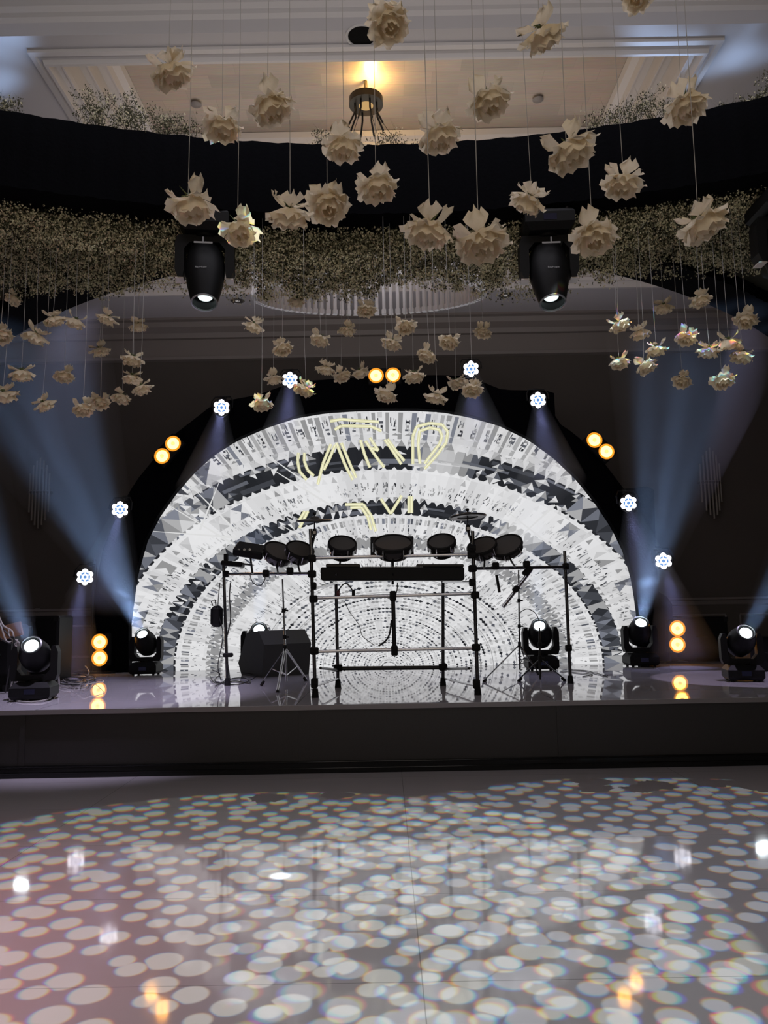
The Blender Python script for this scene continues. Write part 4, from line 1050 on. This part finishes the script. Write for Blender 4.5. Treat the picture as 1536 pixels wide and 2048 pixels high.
def drum_pad(px, py, Y, r, h, tiltx, tilty, label, arm):
    c = P(px, py, Y); o = thing('drum_pad', c, label, 'drum pad', 'drum pads of the kit')
    M = Matrix.Rotation(R(tilty), 3, 'Y') @ Matrix.Rotation(R(tiltx), 3, 'X')
    q = MB(); q.lathe([(r*.35, -h*.62), (r*.8, -h*.5), (r*.97, -h*.2), (r*.97, h*.3)], M, 32); q.obj('shell', mat('pad_shell', (.015, .013, .013), .12, coat=.5), o)
    q = MB(); q.lathe([(r*.98, h*.22), (r*1.05, h*.24), (r*1.05, h*.46), (r*.96, h*.5), (r*.93, h*.40)], M, 32, False); q.obj('hoop', RUBBER, o)
    q = MB(); disc(q, M @ Vector((0, 0, h*.40)), M @ Vector((0, 0, 1)), r*.95, 32); q.obj('drum_head', mat('mesh_head', (.05, .05, .05), .6), o)
    q = MB()
    for k in range(6):
        a_ = PI*k/3; q.tube([M @ Vector((r*1.03*math.cos(a_), r*1.03*math.sin(a_), -h*.25)), M @ Vector((r*1.03*math.cos(a_), r*1.03*math.sin(a_), h*.42))], .007, 6)
    q.obj('lug', CHROME, o)
    q = MB(); ap = Vector(arm)-c; q.tube([M @ Vector((0, 0, -h*.5)), M @ Vector((0, 0, -h*.5))*.6+ap*.4+Vector((0, 0, -.03)), ap], .011, 8); q.obj('mount_arm', DKC, o)
drum_pad(684, 1098, YFp+.12, .145, .17, 38, 8, 'rounded black tom pad on the top rail, left of the centre pad', fp(672, 1150))
drum_pad(884, 1094, YFp+.12, .145, .17, 38, -8, 'rounded black tom pad on the top rail, right of the centre pad', fp(880, 1112))
drum_pad(786, 1097, YFp+.12, .205, .16, 30, 0, 'wide black snare pad in front of the small screen, top centre of the rack', fp(786, 1150))
drum_pad(598, 1107, YFp+.25, .15, .14, 35, 22, 'black drum pad just left of the left cymbal post', fp(600, 1144))
drum_pad(556, 1110, YFp+.4, .17, .13, 32, 28, 'tilted black floor pad second from the left end of the kit', fp(556, 1146))
drum_pad(966, 1099, YFp+.25, .16, .13, 34, -22, 'black drum pad just right of the right cymbal post', fp(968, 1136))
drum_pad(1014, 1097, YFp+.35, .18, .12, 36, -26, 'large tilted black floor pad at the right end of the kit', fp(1030, 1134))
# small screen / controller behind the centre pad
c = P(784, 1092, YFp+.34); o = thing('tablet_controller', c, 'flat black rectangular controller screen behind the centre snare pad', 'controller')
q = MB(); q.box((0, 0, 0), (.47, .03, .22), Matrix.Rotation(R(-18), 3, 'X'), .006); q.obj('screen', BLACK, o)
q = MB(); q.tube([(0, .02, -.08), (0, -.02, -.42)], .014, 8); q.obj('stem', BLACKM, o)
# long keyboard slab
c = fp(785, 1147); o = thing('keyboard', c+Vector((0, .02, 0)), 'long flat black keyboard lying across the middle of the drum rack', 'keyboard', None)
o.rotation_euler = (0, ROLL*1.0, 0)
q = MB(); q.box((0, .14, 0), (1.50, .30, .135), None, .012); q.obj('case', mat('keyboard_case', (.008, .008, .008), .6, spec=.2), o)
q = MB(); q.box((-.52, .14, .085), (.36, .22, .04), None, .01); q.obj('control_panel', BLACKM, o)
q = MB(); q.box((.5, .14, .085), (.5, .22, .035), None, .01); q.obj('control_panel', BLACKM, o)
q = MB()
for i in range(36): q.box((-.30+i*.0175, .10, .07), (.014, .14, .012))
q.obj('key_bed', mat('key_white', (.5, .5, .5), .3), o)
# far-left sound module and box
c = P(500, 1101, YFp+.5); o = thing('percussion_pad', c, 'dark boxy percussion pad tilted at the left end of the kit', 'percussion pad')
q = MB(); q.box((0, 0, 0), (.33, .26, .09), Matrix.Rotation(R(10), 3, 'Y') @ Matrix.Rotation(R(25), 3, 'X'), .015); q.obj('body', BLACK, o)
q = MB()
for k in range(3): q.lathe([(.014, -.01), (.014, .012)], Matrix.Translation((-.1+.06*k, -.115, .0)) @ Matrix.Rotation(PI/2, 4, 'X'), 10)
q.obj('knob', CHROME, o)
q = MB(); q.tube([(0, 0, -.04), (.03, 0, -.26)], .012, 8); q.obj('mount_arm', DKC, o)
c = P(466, 1128, YL-.1); o = thing('sound_module', c, 'low black drum sound module on the left stand pole', 'sound module')
q = MB(); q.box((0, 0, 0), (.26, .2, .06), Matrix.Rotation(R(6), 3, 'Y'), .012); q.obj('body', BLACK, o)
q = MB(); q.box((.10, -.02, .0), (.3, .14, .02), Matrix.Rotation(R(8), 3, 'Y'), .006); q.obj('bracket', BLACKM, o)
# chrome slanted boom tube at right
c = P(1025, 1180, YFp+.3); o = thing('boom_tube', c, 'slanted chrome tube clamped under the right wing of the drum rack', 'tube')
q = MB(); q.tube([P(1006, 1214, YFp+.3)-c, P(1062, 1140, YFp+.4)-c], .02, 14); q.obj('tube', CHROME, o)
q = MB(); q.box(P(1032, 1178, YFp+.3)-c, (.07, .08, .06), Matrix.Rotation(R(-50), 3, 'Y'), .01); q.box(P(1055, 1142, YFp+.4)-c, (.12, .08, .07), Matrix.Rotation(R(-50), 3, 'Y'), .01); q.obj('clamp', RUBBER, o)
q = MB(); q.tube([P(993, 1150, YFp+.3)-c, P(999, 1185, YFp+.3)-c], .016, 8); q.obj('drop_rod', BLACKM, o)
# drum sticks bag / cables bundle hanging on left stand
c = P(437, 1236, YL); o = thing('stand_mixer_box', c, 'small black box strapped to the left stand pole among cables', 'box')
q = MB(); q.box((-.02, 0, .02), (.15, .12, .26), None, .04); q.obj('case', BLACK, o)
q = MB(); q.tube([(-.06, -.06, .15), (-.08, -.06, .21), (-.03, -.06, .22), (-.02, -.06, .15)], .008, 6); q.obj('handle', BLACKM, o)

# tripod stands
def tripod(px_base, py_base, px_top, py_top, spread, hub_py, m, label, feet, name='tripod_stand', brace=True, z_feet=SH):
    Yt = PZ(px_base, py_base, SH).y; b0 = P(px_base, py_base, Yt); t0 = P(px_top, py_top, Yt)
    o = thing(name, (b0.x, Yt, SH), label, 'stand'); org = Vector((b0.x, Yt, SH))
    q = MB(); q.tube([Vector((b0.x, Yt, SH+.05))-org, t0-org], [.013, .010], 12); q.obj('pole', m, o)
    hub = P(px_base, hub_py, Yt); hub.x = b0.x+(t0.x-b0.x)*(hub.z-SH)/(t0.z-SH)
    q = MB(); q.tube([hub-org+Vector((0, 0, -.035)), hub-org+Vector((0, 0, .035))], .024, 10); q.obj('hub', RUBBER, o)
    for (fx, fy) in feet:
        f = PZ(fx, fy, SH); mid = hub.lerp(f, .55); lg = MB()
        sd = (f-hub).cross(Vector((0, 0, 1))).normalized()*.011
        if m is CHROME: lg.tube([hub-org+sd, f-org+Vector((0, 0, .03))+sd*.6], .006, 6); lg.tube([hub-org-sd, f-org+Vector((0, 0, .03))-sd*.6], .006, 6)
        else: lg.tube([hub-org, f-org+Vector((0, 0, .02))], .009, 6)
        lo_ = lg.obj('leg', m, o)
        ft = MB(); ft.tube([f-org+Vector((0, 0, .004)), f-org+(hub-f).normalized()*.07], [.02, .016], 8); ft.obj('rubber_foot', RUBBER, lo_)
        if brace:
            bb = MB(); bb.tube([mid-org, Vector((b0.x, Yt, SH+.12))-org], .006, 6); bb.obj('brace', m, o)
    for fr_ in (.45, .7):
        q = MB(); q.tube([(b0.lerp(t0, fr_))-org+Vector((0, 0, -.025)), (b0.lerp(t0, fr_))-org+Vector((0, 0, .025))], .024, 10); q.box((b0.lerp(t0, fr_))-org+Vector((.03, 0, 0)), (.05, .012, .02)); q.obj('collar', RUBBER, o)
    return o
tripod(573, 1371, 565, 1158, .3, 1296, CHROME, 'chrome double-braced tripod stand in front of the wedge monitor', [(522, 1372), (555, 1385), (612, 1362)], 'hardware_stand')
tripod(1040, 1346, 1037, 1140, .3, 1289, DKC, 'thin dark tripod stand with a boom behind the right wing of the rack', [(968, 1364), (1078, 1350), (1055, 1335)], 'cymbal_stand')
tripod(1081, 1368, 1079, 1255, .25, 1318, BLACKM, 'small black tripod standing in front of the right rear moving head', [(1037, 1363), (1130, 1362), (1080, 1340)], 'microphone_tripod', False)

# headphones hanging on the rail, cables and small items
c = fp(690, 1184)+Vector((0, .1, 0)); o = thing('headphones', c, 'headphones hanging from the upper chrome rail at the left side of the rack', 'headphones')
q = MB(); q.tube([(-.085+.17*t, 0, -.0+.09*math.sin(PI*t)) for t in [i/12 for i in range(13)]], .007, 6); q.obj('headband', BLACKM, o)
for s_ in (-1, 1): q = MB(); q.lathe([(.035, -.012), (.045, 0), (.04, .02)], Matrix.Translation((s_*.08, 0, -.02)) @ Matrix.Rotation(PI/2, 4, 'Y'), 16); q.obj('ear_cup', mat('dark_red_cup', (.12, .03, .03), .4) if s_ < 0 else RUBBER, o)
def cable(pts, r, label, name='cable', m=CABLE, group=None):
    pts = [Vector(p) for p in pts]; out = []
    for i in range(len(pts)-1):
        a_ = pts[max(0, i-1)]; b_ = pts[i]; c_ = pts[i+1]; d_ = pts[min(len(pts)-1, i+2)]
        for t in [k/6 for k in range(6)]:
            out.append(0.5*((2*b_)+(c_-a_)*t+(2*a_-5*b_+4*c_-d_)*t*t+(3*b_-a_-3*c_+d_)*t**3))
    out.append(pts[-1]); q = MB(); q.tube(out, r, 6)
    return tag(q.obj(name, m), label, 'cable', group)
cable([fp(689, 1202), fp(700, 1225), fp(718, 1250), fp(725, 1272), fp(748, 1290)], .0035, 'thin headphone cable dangling inside the left half of the rack')
cable([fp(757, 1292), fp(770, 1283), fp(779, 1268), fp(783, 1240)], .010, 'thick black cable end curving below the centre post of the rack')
cable([fp(795, 1165), fp(794, 1180), fp(791, 1190)], .006, 'short cable dropping from the keyboard to the centre clamp')
cable([P(500, 1150, YFp+.3), P(506, 1165, YFp+.3), P(520, 1172, YFp+.3), P(530, 1158, YFp+.3), P(527, 1150, YFp+.3)], .005, 'looped cable hanging under the left wing rail')
cable([P(461, 1165, YL), P(459, 1195, YL+.02), P(461, 1240, YL), P(452, 1290, YL), P(460, 1360, YL-.02)], .008, 'black cable running down the left stand pole')
cable([P(440, 1165, YL-.05), P(436, 1220, YL-.05), P(446, 1270, YL-.05), P(436, 1330, YL-.05), P(442, 1360, YL-.05)], .006, 'second cable hanging beside the left stand pole')
cable([P(1040, 1225, YS), P(1055, 1218, YS), P(1072, 1228, YS), P(1080, 1250, YS)], .005, 'thin cable arching from the right stand to the small black tripod')
def zcable(pp_, r, label, m=CABLE, group=None, name='cable'):
    return cable([PZ(x, y, SH+r+.002+(z if z else 0)) for (x, y, z) in pp_], r, label, name, m, group)
zcable([(420, 1352, .02), (432, 1366, 0), (470, 1362, 0), (500, 1366, 0), (492, 1356, .0), (460, 1358, 0), (430, 1372, 0)], .007, 'black cable tangle on the stage round the foot of the left stand')
zcable([(425, 1340, .15), (440, 1348, .05), (430, 1362, 0), (475, 1369, 0), (512, 1352, 0), (482, 1345, .06)], .006, 'looping black cable beside the wedge monitor')
zcable([(1143, 1340, 0), (1170, 1341, 0), (1190, 1346, 0), (1215, 1352, 0)], .006, 'black cable end lying on the stage right of the rack')
zcable([(1120, 1342, 0), (1150, 1345, 0), (1185, 1349, 0), (1165, 1353, 0)], .005, 'second thin cable lying on the stage right of the rack')
for i in range(9):
    r5 = random.Random(40+i); x0, y0 = 150+r5.uniform(-25, 25), 1362+r5.uniform(-8, 8); a0 = r5.uniform(0, 6); pts_ = []
    for k in range(9):
        t = a0+k*.75; rx = 30+r5.uniform(-10, 14); pts_.append((x0+rx*math.cos(t), y0+8*math.sin(t), .012*i*r5.random()))
    zcable(pts_, .006, ['pale', 'grey', 'dark', 'thin pale', 'thin dark', 'looped grey', 'looped dark', 'long pale', 'long dark'][i]+' cable loop in the coil beside the large left moving head', WHITEC if i % 3 == 0 else CABLE, 'coiled cables beside the left moving head')
cable([PZ(20, 1400, SH+.01), PZ(60, 1404, SH+.01), PZ(100, 1396, SH+.02), PZ(118, 1372, SH+.05), P(114, 1330, 8.4), P(112, 1300, 8.4)], .009, 'pale cable running round the base of the large left moving head', 'cable', WHITEC)
cable([PZ(172, 1352, SH+.02), PZ(178, 1346, SH+.06), PZ(174, 1336, SH+.12), PZ(170, 1332, SH+.16)], .007, 'stiff cable tip sticking up from the coil near the amber lamps', 'cable', WHITEC)

# ------------------------------------------------------------------ side equipment
def case(px0, px1, py0, Y, d, label, name, m=BLACK, z0=SH):
    a_ = P(px0, py0, Y); b_ = P(px1, py0, Y); h = a_.z-z0; c = Vector(((a_.x+b_.x)/2, Y+d/2, z0)); w_ = b_.x-a_.x
    o = thing(name, c, label, 'equipment case')
    q = MB(); q.box((0, 0, h/2), (w_, d, h), None, .03); q.obj('body', m, o)
    q = MB()
    for sx in (-1, 1):
        for z in (.04, h-.04): q.box((sx*(w_/2-.03), -d/2-.004, z), (.07, .012, .07), None, .004)
    q.obj('corner_plate', BLACKM, o)
    q = MB(); q.tube([(-.08, -d/2-.01, h*.55), (-.08, -d/2-.04, h*.55), (.08, -d/2-.04, h*.55), (.08, -d/2-.01, h*.55)], .008, 6); q.obj('handle', BLACKM, o)
    return o
case(62, 118, 1232, 10.4, .5, 'tall black speaker case behind the large left moving head', 'speaker_case')
case(-40, 22, 1250, 9.3, .5, 'black equipment rack cut off by the left picture edge', 'equipment_rack')
case(1345, 1455, 1235, 12.3, .6, 'wide low black case on the stage between the amber lamps and the right moving head', 'flight_case')
case(1500, 1580, 1275, 10.2, .5, 'black case behind the large right moving head, cut off by the picture edge', 'road_case')
WOOD = mat('brown_board', (.16, .08, .035), .5)
c = P(22, 1262, 9.0); o = thing('wooden_board', c, 'small brown wooden board leaning amid cables at the far left', 'board')
q = MB(); q.box((0, 0, .0), (.26, .04, .16), Matrix.Rotation(R(-14), 3, 'Y'), .005); q.obj('board', WOOD, o)
for i in range(5):
    r5 = random.Random(70+i)
    pts_ = [P(-10+r5.uniform(0, 10), 1240+r5.uniform(-20, 30), 8.9)]+[P(8+k*9+r5.uniform(-8, 8), 1262+18*k*.6+r5.uniform(-14, 14), 8.8) for k in range(4)]+[PZ(10+r5.uniform(0, 25), 1385, SH+.01)]
    cable(pts_, .009, ['thickest', 'topmost', 'most curled', 'lowest', 'innermost'][i]+' cable in the tangle at the far left stage corner', 'cable', CABLE if i % 2 else WHITEC, 'cable tangle at the left stage corner')
# dark pedal bar on the stage behind the rack
c = PZ(828, 1329, SH+.02); q = MB(); q.lathe([(.001, 0), (.17, .0), (.18, .018), (.1, .035), (.001, .04)], Matrix.Diagonal((1, .35, 1)), 20); o = tag(q.obj('foot_pedal', BLACK), 'small flat black pedal lying on the stage behind the rack', 'pedal'); o.location = (c.x, c.y, SH)
c = P(75, 1221, WY-.02); q = MB(); q.box((0, 0, 0), (.08, .02, .08), None, .004); q.obj('wall_socket', mat('socket', (.12, .11, .1), .5)).location = c
tag(bpy.data.objects['wall_socket'], 'small square wall plate just above the chair rail at left', 'wall plate')
# unseen narrow spot added to imitate the white glare on the dance floor
hp = PZ(560, 1752, 0); lp = Vector((hp.x+.05, hp.y-.2, 6.6)); spot('glare_spot', lp, hp-lp, 1.1, 9000, (.8, .95, 1.0), .8, .02)
